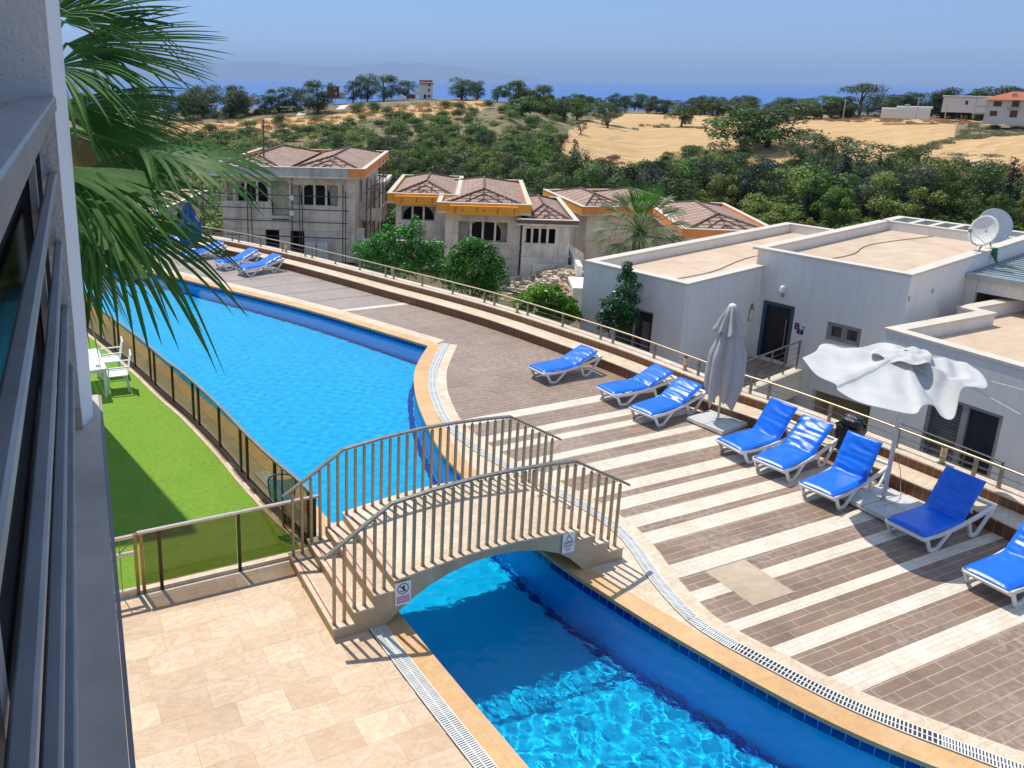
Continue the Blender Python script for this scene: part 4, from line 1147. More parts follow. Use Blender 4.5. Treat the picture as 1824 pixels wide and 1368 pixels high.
# walkway from the terrace wall to the entrance
wk = empty('entrance_walkway', label='raised walkway with cream kerb leading to the dark entrance door', cat='walkway')
mb = MB(); B7.box(mb, -4.26, -.002, 2.76, 4.19, -1.62, -1.42); B7.box(mb, -7., -4.262, 2.76, 6.2, -1.62, -1.42); MT['walkfloor'] = mat_travertine('walkway_tiles', w=.3, h=.3, c1=(.24, .19, .15), c2=(.20, .16, .13), off=0)
mb.build('floor', MT['walkfloor'], wk)
mb = MB(); B7.box(mb, -7., -.003, 2.5, 2.758, -1.62, -1.36); mb.build('kerb', MT['coping'], wk)
mb = MB(); B7.box(mb, -7., -.004, 2.55, 2.75, -2.25, -1.622); mb.build('beam', MT['render'], wk)
mb = MB(); B7.box(mb, -2.6, -.3, 3.4, 3.5, -3.6, -2.3); mb.build('shade_panel', MT['dark'], wk)  # near-black panel painted as the shade under the walkway
wr = empty('walkway_railing', label='stainless railing with four thin rods along the entrance walkway', cat='railing')
MB().tube([B7.p(-7, 2.64, -.5), B7.p(-.12, 2.64, -.42)], .026, 10).build('handrail', MT['steelg'], wr, smooth=True)
for k in range(4): MB().tube([B7.p(-7, 2.64, -1.2 + k * .18), B7.p(-.1, 2.64, -1.16 + k * .18)], .007, 6).build('rod', MT['steelg'], wr)
for a in (-.15, -.98, -1.8, -2.62, -3.44, -4.3, -5.2, -6.1): MB().box((0, 0, .46), (.045, .045, .92), B7.az).build('post', MT['steelg'], wr, loc=B7.p(a, 2.64, -1.36))
# low balcony rail of the left block
br2 = empty('balcony_rail', label='short dark balcony railing in front of the glass door by the climbing shrub', cat='railing')
for z in (-.75, -.95, -1.15, -1.35): MB().tube([B7.p(-4.7, 4.9, z), B7.p(-4.7, 7.2, z)], .018 if z > -.8 else .008, 6).build('rod', MT['steelg'], br2)
for b in (4.92, 5.7, 6.45, 7.18): MB().box((0, 0, 0), (.045, .045, .9), B7.az).build('post', MT['steelg'], br2, loc=B7.p(-4.7, b, -1.2))
# service wing with metal roof
sw = empty('service_wing', label='low wing with ribbed pale metal roof and dark opening beside the satellite dishes', cat='house')
mb = MB(); B7.box(mb, 4.4, 10.5, -4.5, -.31, 1.15, 1.62); B7.box(mb, 4.4, 4.6, -.30, -.005, -4.8, 1.62); B7.box(mb, 9., 9.2, -4.5, -.31, -4.8, 1.148); mb.build('wall', MT['render'], sw)
mb = MB(); B7.box(mb, 4.3, 10.7, -4.7, -.02, 1.66, 1.70)
for k in range(18): B7.box(mb, 4.42 + k * .36, 4.48 + k * .36, -4.7, -.02, 1.701, 1.745)
mb.build('roof', MT['metalroof'], sw)
mb = MB(); B7.box(mb, 4.2, 4.298, -4.7, -.02, 1.6, 1.75); mb.build('gutter', MT['metalroof'], sw)
mb = MB(); B7.box(mb, 7.2, 7.3, -4.5, -.31, -4, 1.14); mb.build('bay_shade', MT['dark'], sw)  # near-black sheet paints the shade inside the wing
# satellite dishes
MT['dish'] = simple('speckled_dish', (.62, .62, .60), .5, var=.25, scale=22)
MT['green'] = simple('green_wire_bundle', (.03, .14, .10), .7)
def dish(c, R, look, label, arm=True):
    z = Vector(look).normalized(); t = empty('satellite_dish', c, label=label, cat='satellite dish', group='satellite dishes on the roof edge')
    q = z.to_track_quat('Z', 'Y').to_matrix()
    vs = []; n = 28
    for i in range(7):
        rr = R * i / 6
        for k in range(n):
            a = 2 * math.pi * k / n; vs.append(q @ Vector((rr * math.cos(a) * .92, rr * math.sin(a), .32 * rr * rr / R - .32 * R)))
    m1 = MB(); m1.add(vs, [(i * n + k, (i + 1) * n + k, (i + 1) * n + (k + 1) % n, i * n + (k + 1) % n) for i in range(6) for k in range(n)])
    o = m1.build('reflector', MT['dish'], t, smooth=True); o.modifiers.new('s', 'SOLIDIFY').thickness = .012
    MB().tube([q @ Vector((0, 0, -.32 * R)), Vector((0, 0, -.25)) + q @ Vector((0, 0, -.4 * R)), Vector((0, 0, .02 - (c[2] - 2.25)))], .022, 8).build('mast', MT['steelg'], t)
    if arm:
        e = q @ Vector((0, -.25 * R, 1.05 * R)); MB().tube([q @ Vector((0, -R, 0)), q @ Vector((0, -.85 * R, .6 * R)), e], .014, 6).tube([q @ Vector((.5 * R, -.8 * R, 0)), e], .008, 6).box(e, (.07, .07, .1)).build('arm', MT['steelg'], t)
    return t
dish(tuple(B7.p(5.45, .14, 2.92)), .50, (-1.0, .12, .28), 'left satellite dish seen from the side with its feed arm reaching left')
dish(tuple(B7.p(6.5, .14, 2.98)), .56, (-.55, -.75, .3), 'right satellite dish with a round speckled face on the roof edge', False)
tag(MB().tube(smoothline([tuple(B7.p(6.2, -.05, 2.3)), tuple(B7.p(6.2, -.12, 2.0)), tuple(B7.p(6.1, -.3, 1.8)), tuple(B7.p(6.0, -.9, 1.77)), tuple(B7.p(5.6, -1.4, 1.77))], 5), [.09, .1, .08, .09, .07, .06, .05, .04] + [.02] * 13, 7).build('wire_bundle', MT['green'], smooth=True), 'tangled green wires hanging below the satellite dishes', 'cable')
# second house on the right
H2F = FR((21.2, 13.38), 1.)
h2 = empty('flat_roofed_house', label='grey flat roofed house at the right edge with shuttered glass doors under the open parasol', cat='house')
gd2 = (-3.12, -1.42, -2.1, -.28)
mb = MB(); H2F.wall_b(mb, 0, .3, -7.5, 0, ZG, .97, [gd2]); H2F.box(mb, .3, 4.45, -.3, 0, ZG, .97); H2F.box(mb, 4.15, 4.45, .0, .55, ZG, .97); H2F.box(mb, 4.45, 14, .25, .55, ZG, .97); H2F.box(mb, 13.7, 14, -7.5, .25, ZG, .97); H2F.box(mb, .3, 13.7, -7.5, -7.2, ZG, .97)
mb.build('wall', MT['render'], h2)
mb = MB(); H2F.box(mb, -.02, .34, -7.5, .02, .97, 1.05); H2F.box(mb, .34, 4.47, -.34, .02, .97, 1.05); H2F.box(mb, 4.1, 4.47, .022, .57, .97, 1.05); H2F.box(mb, 4.47, 14, .23, .57, .97, 1.05); mb.build('parapet_coping', MT['coping'], h2)
mb = MB(); H2F.box(mb, .3, 13.7, -7.2, -.3, .45, .65); H2F.box(mb, 4.45, 13.7, -.3, .25, .45, .648); mb.build('roof', MT['screed'], h2)
mb = MB()
for q in ((-3.12, -3.04, -2.1, -.28), (-1.5, -1.42, -2.1, -.28), (-2.36, -2.22, -2.1, -.36), (-3.04, -1.5, -.36, -.28)): H2F.box(mb, .02, .14, *q)
g2 = mb.build('glass_door', MT['frameg'], h2)
mb = MB(); H2F.box(mb, .10, .11, -3.04, -1.5, -2.1, -.36); mb.build('pane', MT['winglass'], g2)
mb = MB()
for k in range(20): H2F.box(mb, .07, .085, -2.2, -1.52, -2.08 + k * .085, -2.01 + k * .085)
mb.build('shutter', MT['shutter'], g2)
mb = MB(); H2F.box(mb, 1.8, 1.9, -7., -.3, ZG, .4); mb.build('room_shade', MT['dark'], h2)  # near-black sheet, room shade painted behind the glass doors
b3 = empty('balcony_rail', label='short steel balcony railing in front of the shuttered glass doors behind the terrace railing', cat='railing')
for z in (-1.25, -1.42, -1.58, -1.74, -1.9): MB().tube([H2F.p(-.35, -3.5, z), H2F.p(-.35, -.95, z)], .022 if z > -1.3 else .008, 6).build('rod', MT['steelg'], b3)
for b in (-3.48, -2.65, -1.8, -.97): MB().box((0, 0, 0), (.045, .045, .85), H2F.az).build('post', MT['steelg'], b3, loc=H2F.p(-.35, b, -1.68))
# ================================================================ villas under construction
def mat_roof():
    t = NT('clay_roof_tiles'); uv = t.n('UVMap', uv_map='arc').outputs[0]; sx = t.n('SeparateXYZ'); t.l(uv, sx.inputs[0]); U, V = sx.outputs[0], sx.outputs[1]
    w1 = t.math('ABSOLUTE', t.math('SUBTRACT', t.math('FRACT', t.math('DIVIDE', U, .28)), .5))
    row = t.math('FRACT', t.math('DIVIDE', V, .36))
    n = t.noise(1.3, 5, .7); n2 = t.noise(9, 5, .7)
    c = t.ramp(t.math('ADD', t.math('MULTIPLY', n, .5), t.math('MULTIPLY', n2, .5)), [(.35, (.27, .16, .11)), (.5, (.40, .265, .20)), (.65, (.54, .40, .32))])
    big = t.math('LESS_THAN', t.math('FRACT', t.math('DIVIDE', U, .95)), .17)
    c = t.mix(t.math('MULTIPLY', big, .75), c, (.10, .055, .045))
    c = t.mix(t.math('MULTIPLY', t.math('LESS_THAN', row, .12), .35), c, (.14, .08, .065))
    t.set(c, .85); t.bump(t.math('ADD', t.math('MULTIPLY', w1, 2.), row), .7, .05); return t.m


MT['roof'] = mat_roof()
MT['conc'] = mat_concrete('raw_concrete', (.80, .69, .57)); MT['concl'] = mat_concrete('pale_block_wall', (.86, .77, .65))
MT['fgrey'] = mat_concrete('grey_fascia', (.50, .49, .46), False); MT['fyel'] = simple('yellow_insulation', (.98, .37, .035), .7, var=.12, scale=1.5); MT['foran'] = simple('orange_insulation', (.92, .30, .07), .7, var=.12, scale=1.5)
MT['fcream'] = simple('fascia_top', (.62, .55, .42), .7, var=.1); MT['ridge'] = simple('ridge_tiles', (.17, .10, .08), .85, var=.35, scale=6)
MT['scaf'] = simple('scaffold_pipe', (.10, .09, .10), .5, .5, var=.4, scale=4)


def hip_roof(f, a0, a1, b0, b1, z0, zr, parent, hip=3.0, chev=True):
    am = (a0 + a1) / 2; W = (a1 - a0) / 2
    P = dict(A=f.p(a0, b0, z0), B=f.p(a1, b0, z0), C=f.p(a1, b1, z0), D=f.p(a0, b1, z0), E=f.p(am, b0 + hip, zr), F=f.p(am, b1 - hip, zr))
    faces = [('A', 'B', 'E'), ('B', 'C', 'F', 'E'), ('C', 'D', 'F'), ('D', 'A', 'E', 'F')]
    me = bpy.data.meshes.new('roof'); vs = []; fs = []; uvs = []
    for fc in faces:
        q = [P[k] for k in fc]; u = (q[1] - q[0]).normalized(); nrm = (q[1] - q[0]).cross(q[2] - q[0]).normalized(); v = nrm.cross(u); n = len(vs); vs += q
        fs.append(tuple(range(n, n + len(q)))); uvs += [((p - q[0]).dot(u), (p - q[0]).dot(v)) for p in q]
    me.from_pydata([tuple(v) for v in vs], [], fs); uv = me.uv_layers.new(name='arc')
    for lp in me.loops: uv.data[lp.index].uv = uvs[lp.vertex_index]
    me.materials.append(MT['roof']); o = bpy.data.objects.new('roof', me); COL.objects.link(o); o.parent = parent
    mb = MB()
    up = Vector((0, 0, .03))
    for a, b in (('A', 'E'), ('B', 'E'), ('E', 'F'), ('C', 'F'), ('D', 'F')):
        d = P[b] - P[a]; n = max(2, int(d.length / .42)); 
        for k in range(n): mb.tube([P[a] + d * (k / n) + up, P[a] + d * ((k + .96) / n) + up * 2.6], .07, 6)
    if chev:      # tile battens laid as chevrons on the front hip
        for s in (.62, .3):
            a_, b_, e_ = P['A'].lerp(P['E'], 1 - s) , P['B'].lerp(P['E'], 1 - s), P['E']
            mid = (P['A'] + P['B']) / 2; q1 = mid.lerp(P['A'], s); q2 = mid.lerp(P['B'], s); tp = mid.lerp(P['E'], s + .08)
            for q in (q1, q2): mb.tube([q + up, tp + up * 2], .04, 5)
        for k in range(1, 5):
            s = k / 5; q1 = P['A'].lerp(P['E'], s) + up; q2 = P['B'].lerp(P['E'], s) + up; mb.tube([q1, q2], .02, 4)
    mb.build('ridge_cap', MT['ridge'], o)
    return o


def arch_panel(f, b, a0, a1, z0, z1, ca, hw, ztop, parent):      # thin wall with an arched opening
    rect = [(a0, z0), (a1, z0), (a1, z1), (a0, z1)]
    arch = [(ca - hw, z0 + .02), (ca + hw, z0 + .02)] + [(ca + hw * math.cos(t), (ztop - hw * .8) + hw * .8 * math.sin(t)) for t in [i * math.pi / 12 for i in range(13)]]
    loops = [[Vector((p[0], p[1], 0)) for p in rect], [Vector((p[0], p[1], 0)) for p in arch]]; tri = tessellate_polygon(loops); flat = loops[0] + loops[1]
    mb = MB(); mb.add([f.p(v.x, b, v.y) for v in flat], [tuple(t) for t in tri]); n = len(flat)
    mb.add([f.p(v.x, b + .15, v.y) for v in flat], [tuple(t) for t in tri])
    na = len(arch); mb.add([f.p(x, b, z) for x, z in arch] + [f.p(x, b + .15, z) for x, z in arch], [(i, (i + 1) % na, na + (i + 1) % na, na + i) for i in range(na)])
    return mb.build('arched_wall', MT['conc'], parent)


def con_house(O, az, w, d, zt, zb, label, fmat, fside=None, nroof=1, wins=(), fh=.62, inset=.85, doors=(), low=(), proud=None, ztop_off=0., roofs=None, mat='conc', zr=.5):
    f = FR(O, az); t = empty('unfinished_villa', (0, 0, 0), label=label, cat='house', )
    fs = fside or fmat
    mb = MB(); f.box(mb, 0, w, 0, .28, zt - fh, zt - .05); mb.build('fascia', MT[fmat], t)
    mb = MB(); f.box(mb, w - .28, w, .282, d - .282, zt - fh, zt - .05); f.box(mb, 0, .28, .282, d - .282, zt - fh, zt - .05); f.box(mb, 0, w, d - .28, d, zt - fh, zt - .05); mb.build('fascia', MT[fs], t)
    mb = MB()
    for q in ((-.03, w + .03, -.03, .3), (-.03, w + .03, d - .3, d + .03), (-.03, .3, .302, d - .302), (w - .3, w + .03, .302, d - .302)): f.box(mb, *q, zt - .05, zt)
    mb.build('fascia_cap', MT['fcream'], t)
    if proud:
        mb = MB(); f.box(mb, proud[0], proud[1], -.3, -.002, zt - fh - .14, zt - .16); mb.build('fascia_board', MT[fmat], t)
    for (a0, a1, b0, b1) in (roofs or [(w * i / nroof + .2, w * (i + 1) / nroof - .2, .3, d - .3) for i in range(nroof)]): hip_roof(f, a0, a1, b0, b1, zt - .25, zt + zr, t)
    zc = zt - fh
    holes = []
    for (a0, a1, z0, z1, nm, ca) in wins: holes.append((a0, a1, z0, z1))
    hd = [(a0, a1, z0, z1) for (a0, a1, z0, z1) in doors]
    mb = MB(); f.wall_a(mb, inset, inset + .25, inset, w - inset, zb, zc, holes + hd)
    f.box(mb, inset, inset + .25, inset + .25, d - inset - .25, zb, zc); f.box(mb, inset + .25, w - inset - .25, d - inset - .25, d - inset, zb, zc)
    zl = (zb + zc) / 2 - .1
    f.wall_b(mb, w - inset - .25, w - inset, inset + .25, d - inset, zb, zc, [(3.2, 4.6, zc - 2.3, zc - .3), (6.5, 8., zc - 2.3, zc - .3), (2.2, 3.4, zb + .3, zb + 2.3), (5., 7., zb + .2, zb + 2.3)])
    mb.build('wall', MT[mat], t)
    mb = MB(); f.box(mb, inset - .04, w - inset + .04, inset - .05, inset - .002, zl + .02, zl + .2); f.box(mb, 0, w, .0, inset, zc - .12, zc - .002)
    f.box(mb, 0, w, inset + .26, d - .3, zc - .1, zc - .003); f.box(mb, inset + .26, w - inset - .26, inset + .26, d - inset - .26, zl, zl + .2)
    mb.build('slab', MT['conc'], t)
    for (a0, a1, z0, z1, nm, ca) in wins:
        mb = MB(); st = (a1 - a0) / nm
        for k in range(1, nm): f.box(mb, a0 + k * st - .07, a0 + k * st + .07, inset + .02, inset + .2, z0, z1)
        f.box(mb, a0 - .1, a1 + .1, inset - .06, inset - .003, z0 - .1, z0)
        wv = mb.build('window', MT['concl'], t)
        if ca is not None: arch_panel(f, inset + .9, a0 - .1, a1 + .1, z0 - .1, z1 + .3, ca, 1.12, z1 + .0, wv)
    mb = MB(); f.box(mb, inset + .3, w - inset - .3, inset + 1.6, inset + 1.7, zb, zc - .1); mb.build('room_shade', MT['dark'], t)  # near-black sheet paints the villa's unlit interior
    return f, t


f1, h1 = con_house((12.4, 57.3), -31.5, 11.5, 14.5, 1.3, -5.6, 'large grey unfinished concrete villa with scaffolding and grey front fascia', 'fgrey', 'foran', 2,
    wins=[(.92, 4.3, -1.38, .1, 4, 2.9), (6.0, 9.42, -1.52, -.04, 4, 7.6)], doors=[(5.9, 6.95, -5.6, -3.42), (4.02, 5.08, -4.9, -3.4), (4.5, 5.85, -2.68, .2)])
mb = MB(); f1.box(mb, 4.45, 5.9, 1.7, 1.8, -2.9, .3); f1.box(mb, 4.45, 5.9, .86, 1.7, -2.9, -2.7); mb.build('balcony_niche', MT['conc'], h1)
mb = MB(); f1.box(mb, 10.38, 11.53, -.02, -.003, .68, 1.25); f1.box(mb, 10.36, 10.38, -.1, 0, .6, 1.32); mb.build('orange_board', MT['foran'], h1)
mb = MB(); f1.box(mb, 10.66, 12.3, 3.2, 7.2, -2.9, -2.7); f1.box(mb, 12.1, 12.3, 3.2, 7.2, -2.7, -2.0); f1.box(mb, 10.66, 12.1, 3.2, 3.4, -2.7, -2.0); f1.box(mb, 10.3, 10.64, 1.5, 3.2, -5.5, -1.2); mb.build('side_balcony', MT['conc'], h1)
mb = MB()
for k in range(6): f1.box(mb, .9 + k * 1.75, 1.08 + k * 1.75, .82, .849, -3.2, -1.6)
f1.box(mb, .8, 10.7, .78, .848, -3.32, -3.2); mb.build('form_mark', MT['conc'], h1)
# scaffolding
scf = empty('scaffolding', label='thin dark pipe scaffolding standing along the front and side of the grey villa', cat='scaffolding')
def pipe(a, b, z0, z1, a2=None, b2=None): MB().tube([f1.p(a, b, z0), f1.p(a if a2 is None else a2, b if b2 is None else b2, z1)], .04, 6).build('pipe', MT['scaf'], scf)
for a, zt_ in ((-.4, .2), (2.9, -.1), (3.2, 0), (6.2, 1.0), (6.75, 0), (6.95, -.1), (9.9, .1), (10.1, -.3)): pipe(a, .25, -5.5, zt_)
for z in (-.72, -1.7, -2.6, -3.7): pipe(-.6, .2, z, z - .03, 10.3, .2)
for b in (1, 3.2, 5.4, 8.2, 10.6, 12.8): pipe(11.5, b, -5.4, .9 if b > 7 else .2)
for z in (-.4, -1.7, -2.9, -4.2): pipe(11.5, .3, z, z, 11.5, 13.5)
for b in (12, 13.2, 14.5): pipe(12.6, b, -5.4, 1.2)
for a, z in ((6.2, -.9), (6.2, -2.0)): MB().box(f1.p(a, .12, z), (.28, .06, .34), f1.az).build('ply_tag', MT['signw'], scf)
MB().lathe([(.22, 0), (.22, .06)], 16, f1.p(6.15, .1, .25)).build('disc', MT['fcream'], scf)
st = empty('block_pallet', label='pallet stack of pale building blocks leaning at the foot of the grey villa', cat='pallet')
for k, a in enumerate((7.25, 8.1)):
    mb = MB()
    for i in range(5):
        for j in range(6): f1.box(mb, a + i * .155, a + .145 + i * .155, -.3, .3, -5.5 + j * .25, -5.27 + j * .25)
    mb.build('blocks', MT['marble'], st)
rc = tag(MB().tube([f1.p(3.6, 2.5, 1.3), f1.p(3.6, 2.5, 4.4)], .06, 6).build('mast', MT['scaf']), 'thin dark mast rising behind the grey villa roof', 'mast')
f3, h3 = con_house((25.9, 47.5), -31.5, 6.3, 13.6, -.66, -6.2, 'unfinished villa with bright yellow fascia boards behind the round green tree', 'fyel', None, 1, wins=[(1.5, 4.82, -3.4, -2.03, 4, 3.3)], proud=(.87, 5.42), inset=.6)
f2, h2_ = con_house((24.4, 52.3), -31.5, 5.2, 11.5, -.60, -5.8, 'unfinished villa with orange yellow fascia just left of the yellow one', 'fyel', None, 1, wins=[(1.0, 3.45, -2.65, -1.62, 3, 2.2)], inset=.6, proud=(.6, 4.5), mat='concl')
f4, h4 = con_house((30.2, 44.2), -30, 4.0, 11.0, -1.55, -6.3, 'narrow unfinished villa with bare wooden eaves frame right of the yellow villa', 'ridge', None, 1, wins=[(.55, 2.6, -3.25, -2.24, 4, None)], inset=.45, fh=.3, mat='concl')
f5, h5 = con_house((39.4, 49.1), -18, 8.5, 9.8, -1.95, -7.0, 'unfinished villa with pale orange fascia behind the palm tree', 'foran', 'fyel', 2, wins=[], inset=.7, mat='concl')
f6, h6 = con_house((39.9, 39.4), -31, 6.2, 12.6, -2.0, -7., 'wide brown tiled roof with orange fascia seen above the flat roofed house', 'foran', None, 1, wins=[], inset=.7)
f0, h0 = con_house((.5, 58.5), -31.5, 8.5, 12, -1.5, -7., 'grey unfinished villa mostly hidden behind the palm fronds at the left', 'fgrey', None, 1, wins=[(1.2, 4., -3.6, -2.4, 3, None)], inset=.6)
f7, h7 = con_house((22.6, 62.8), -31.5, 5.5, 9, -1.3, -7., 'small unfinished villa between the grey villa and the orange yellow one', 'conc', None, 1, wins=[(1.1, 4.2, -3.2, -2.1, 3, None)], inset=.5, fh=.25, mat='concl')
for f_, hh, pts in ((f3, h3, [(1.25, 'Xps'), (1.75, 'ısı'), (2.7, 'D+'), (3.2, 'ısı'), (4.1, 'Xps'), (5.2, 'Xps')]), (f2, h2_, [(1.1, 'Xps'), (2.2, 'Xps'), (3.3, 'D+')])):
    zt_ = -.66 if f_ is f3 else -.6
    for a, s in pts: text(s, .26, frame_m(f_.p(a, -.304, zt_ - .45), (0, 0, -1), f_.ea), MT['ink'], 'board_print', hh, .002)
# half built terrace and rubble between the villas
rb = empty('site_walls', label='half built concrete terrace walls among rubble below the yellow villa', cat='wall')
mb = MB(); f3.box(mb, 6.6, 10.5, -.6, -.3, -6.2, -4.6); f3.box(mb, 6.6, 9.2, 2.6, 2.9, -6.2, -3.9); f3.box(mb, 9.2, 9.5, -3.2, 2.9, -6.4, -4.0); f3.box(mb, 8.6, 11.4, -6.5, -6.2, -6.8, -4.6); f3.box(mb, 11.4, 11.7, -6.5, -2.0, -6.8, -4.62); f3.box(mb, 8.6, 11.4, -6.2, -3.4, -4.85, -4.65); f2.box(mb, -1.5, 4.2, -1.6, -1.35, -5.8, -3.75); f2.box(mb, -3.2, -1.6, -.4, -.2, -5.8, -3.2); f3.box(mb, .4, 4.9, -1.0, -.8, -6.2, -4.75)
mb.build('wall', MT['concl'], rb)

# ================================================================ terrain: height by column of the view and distance
KX = [-900, 0, 400, 740, 900, 1010, 1150, 1500, 1824, 2600]
KD = [45, 60, 85, 110, 160, 210, 240, 262, 300, 340, 420, 700]
KZ = np.array([
    [-5.6, -6, -8, -9.5, -8.5, -5.5, -4.6, -4.4, -6, -12, -25, -60],
    [-5.6, -6, -8, -9.0, -8.0, -4.7, -3.6, -3.6, -5, -10, -25, -60],
    [-5.6, -6, -7.5, -8.2, -6.7, -4.0, -3.0, -3.0, -5, -12, -25, -60],
    [-5.8, -6, -7, -7.3, -4.6, -.6, 1.0, .9, -3, -10, -25, -60],
    [-6, -6.3, -7.2, -7.4, -4.6, -.6, .6, .4, -3, -9, -25, -60],
    [-6, -6.5, -8, -9.0, -8.0, -5.2, -4.6, -4.6, -4.6, -4.6, -12, -60],
    [-6.5, -7, -9, -11.0, -10.6, -8.4, -7.2, -6.4, -5.1, -4.6, -8, -60],
    [-6.5, -7.5, -9.5, -10.2, -9.2, -7.0, -6.0, -5.4, -4.6, -4.2, -6, -60],
    [-6.5, -7.5, -9., -9.2, -7.0, -5.0, -4.4, -4.2, -4.0, -3.8, -5, -60],
    [-6.5, -7.5, -9., -9.2, -7.0, -5.0, -4.4, -4.2, -4.0, -3.8, -5, -60]])
_rs = np.random.RandomState(11); _W = [(_rs.uniform(.02, .12), _rs.uniform(0, 6.28), _rs.uniform(0, 6.28)) for _ in range(14)]


def azcol(x, y):       # photo column of a bearing
    c = RW.T @ np.array([x, y, -math.hypot(x, y) * .05]); return PP[0] + FOC * c[0] / c[2] if c[2] > 1e-6 else (5000 if c[0] > 0 else -5000)


def ground(x, y):
    D = math.hypot(x, y)
    if D < 45 or y < 5: 
        col = 900 if y < 5 else azcol(x, y); base = -5.6
        z = base - .9 * min(1, max(0, (D - 20) / 25)) * (1 if col > 900 else 0)
        return z
    col = min(max(azcol(x, y), KX[0]), KX[-1])
    zs = [np.interp(min(D, 700), KD, KZ[i]) for i in range(len(KX))]
    z = float(np.interp(col, KX, zs))
    n = sum(math.sin(k * x + a) * math.sin(k * 1.1 * y + b) for k, a, b in _W) * .12
    return z + n * min(1, (D - 45) / 60)


PF = {  # straw coloured ground in the photo: polygons in pixels
    'field1': [(1000, 262), (1010, 235), (1060, 215), (1100, 203), (1300, 203), (1420, 203), (1500, 206), (1700, 222), (1690, 250), (1560, 300), (1480, 262), (1380, 300), (1330, 300), (1250, 262), (1130, 300), (1005, 300)],
    'field2': [(1590, 285), (1700, 250), (1900, 230), (1900, 300), (1700, 300), (1600, 290)],
    'bank': [(230, 232), (330, 222), (420, 214), (600, 202), (745, 186), (860, 176), (870, 192), (800, 215), (700, 205), (620, 215), (560, 232), (430, 238), (300, 245)],
    'right': [(1380, 205), (1900, 205), (1900, 225), (1380, 215)],
    'hedge': [(1130, 224), (1190, 222), (1200, 228), (1130, 231)],
    'hedge2': [(1232, 224), (1420, 218), (1425, 222), (1235, 230)],
    'scrubR': [(1500, 292), (1700, 300), (1900, 300), (1900, 345), (1700, 335), (1560, 340)],
}


def inside(q, poly):
    x, y = q; c = False; n = len(poly)
    for i in range(n):
        x1, y1 = poly[i]; x2, y2 = poly[(i + 1) % n]
        if (y1 > y) != (y2 > y) and x < (x2 - x1) * (y - y1) / (y2 - y1) + x1: c = not c
    return c


def straw(x, y, z):
    q = pix((x, y, z)); D = math.hypot(x, y)
    if D < 70 or D > 345: return 0.
    if any(inside(q, PF[k]) for k in ('field1', 'field2')): return 1.
    if inside(q, PF['bank']) or inside(q, PF['right']): return .7
    if inside(q, PF['scrubR']): return .45
    return 0.


az0, az1, naz = R_(2), R_(105), 260
Ds = list(np.geomspace(9, 45, 10)) + list(np.linspace(47, 345, 150)) + list(np.geomspace(350, 700, 20))
V = []; ST = []
for D in Ds:
    for k in range(naz + 1):
        a = az0 + (az1 - az0) * k / naz; x, y = D * math.cos(a), D * math.sin(a); z = ground(x, y); V.append((x, y, z)); ST.append(straw(x, y, z))
F_ = [(i * (naz + 1) + k, (i + 1) * (naz + 1) + k, (i + 1) * (naz + 1) + k + 1, i * (naz + 1) + k + 1) for i in range(len(Ds) - 1) for k in range(naz)]
me = bpy.data.meshes.new('hillside'); me.from_pydata(V, [], F_)
at_ = me.attributes.new('straw', 'FLOAT', 'POINT'); at_.data.foreach_set('value', ST); me.shade_smooth()


def mat_ground():
    t = NT('hillside_ground'); a = t.n('Attribute', attribute_name='straw').outputs['Fac']
    so = t.ramp(t.noise(.12, 8, .7), [(.35, (.20, .15, .08)), (.5, (.30, .22, .12)), (.65, (.12, .13, .05))])
    so = t.mix(t.ramp(t.noise(.5, 6, .7), [(.45, 0), (.6, .6)]), so, (.09, .11, .035))
    st = t.ramp(t.noise(1, 7, .7, src=t.map(scale=(.06, .9, 1), rot=(0, 0, .35)), dist=.8), [(.32, (.42, .24, .09)), (.5, (.62, .39, .17)), (.68, (.76, .55, .29))])
    st = t.mix(t.ramp(t.noise(2.5, 6, .75), [(.5, 0), (.7, .4)]), st, (.42, .27, .12))
    c = t.mix(t.ramp(t.math('ADD', a, t.math('MULTIPLY', t.math('SUBTRACT', t.noise(.35, 6, .7), .5), .7)), [(.25, 0), (.5, 1)]), so, st)
    t.set(c, .95); t.bump(t.noise(1.2, 8, .75), .8, .5); return t.m


me.materials.append(mat_ground()); structure(bpy.data.objects.new('hillside', me)); COL.objects.link(bpy.data.objects['hillside'])
# flat land close by, under the villas and round the pool terrace
lo = MB(); lo.add([(-60, -40, -5.9), (90, -40, -5.9), (90, 30, -6.6), (60, 60, -7.4), (20, 80, -7.4), (-60, 70, -7)], [(0, 1, 2, 3, 4, 5)])
MT['dirt'] = simple('site_dirt', (.62, .50, .36), .95, var=.25, scale=.9, bump=.8, bscale=3, bdist=.1, dark=(.38, .30, .2))
structure(lo.build('lower_ground', MT['dirt']))
# sea
MT['sea'] = NT('sea_water')
_t = MT['sea']; _t.set((.015, .115, .40), .35, Specular_IOR_Level=.12); _t.bump(_t.noise(.02, 6, .6), .2, 1.5)
structure(MB().add([(-68000, 300, -115), (70000, 300, -115), (70000, 70000, -115), (-68000, 70000, -115)], [(0, 1, 2, 3)]).build('sea', _t.m))
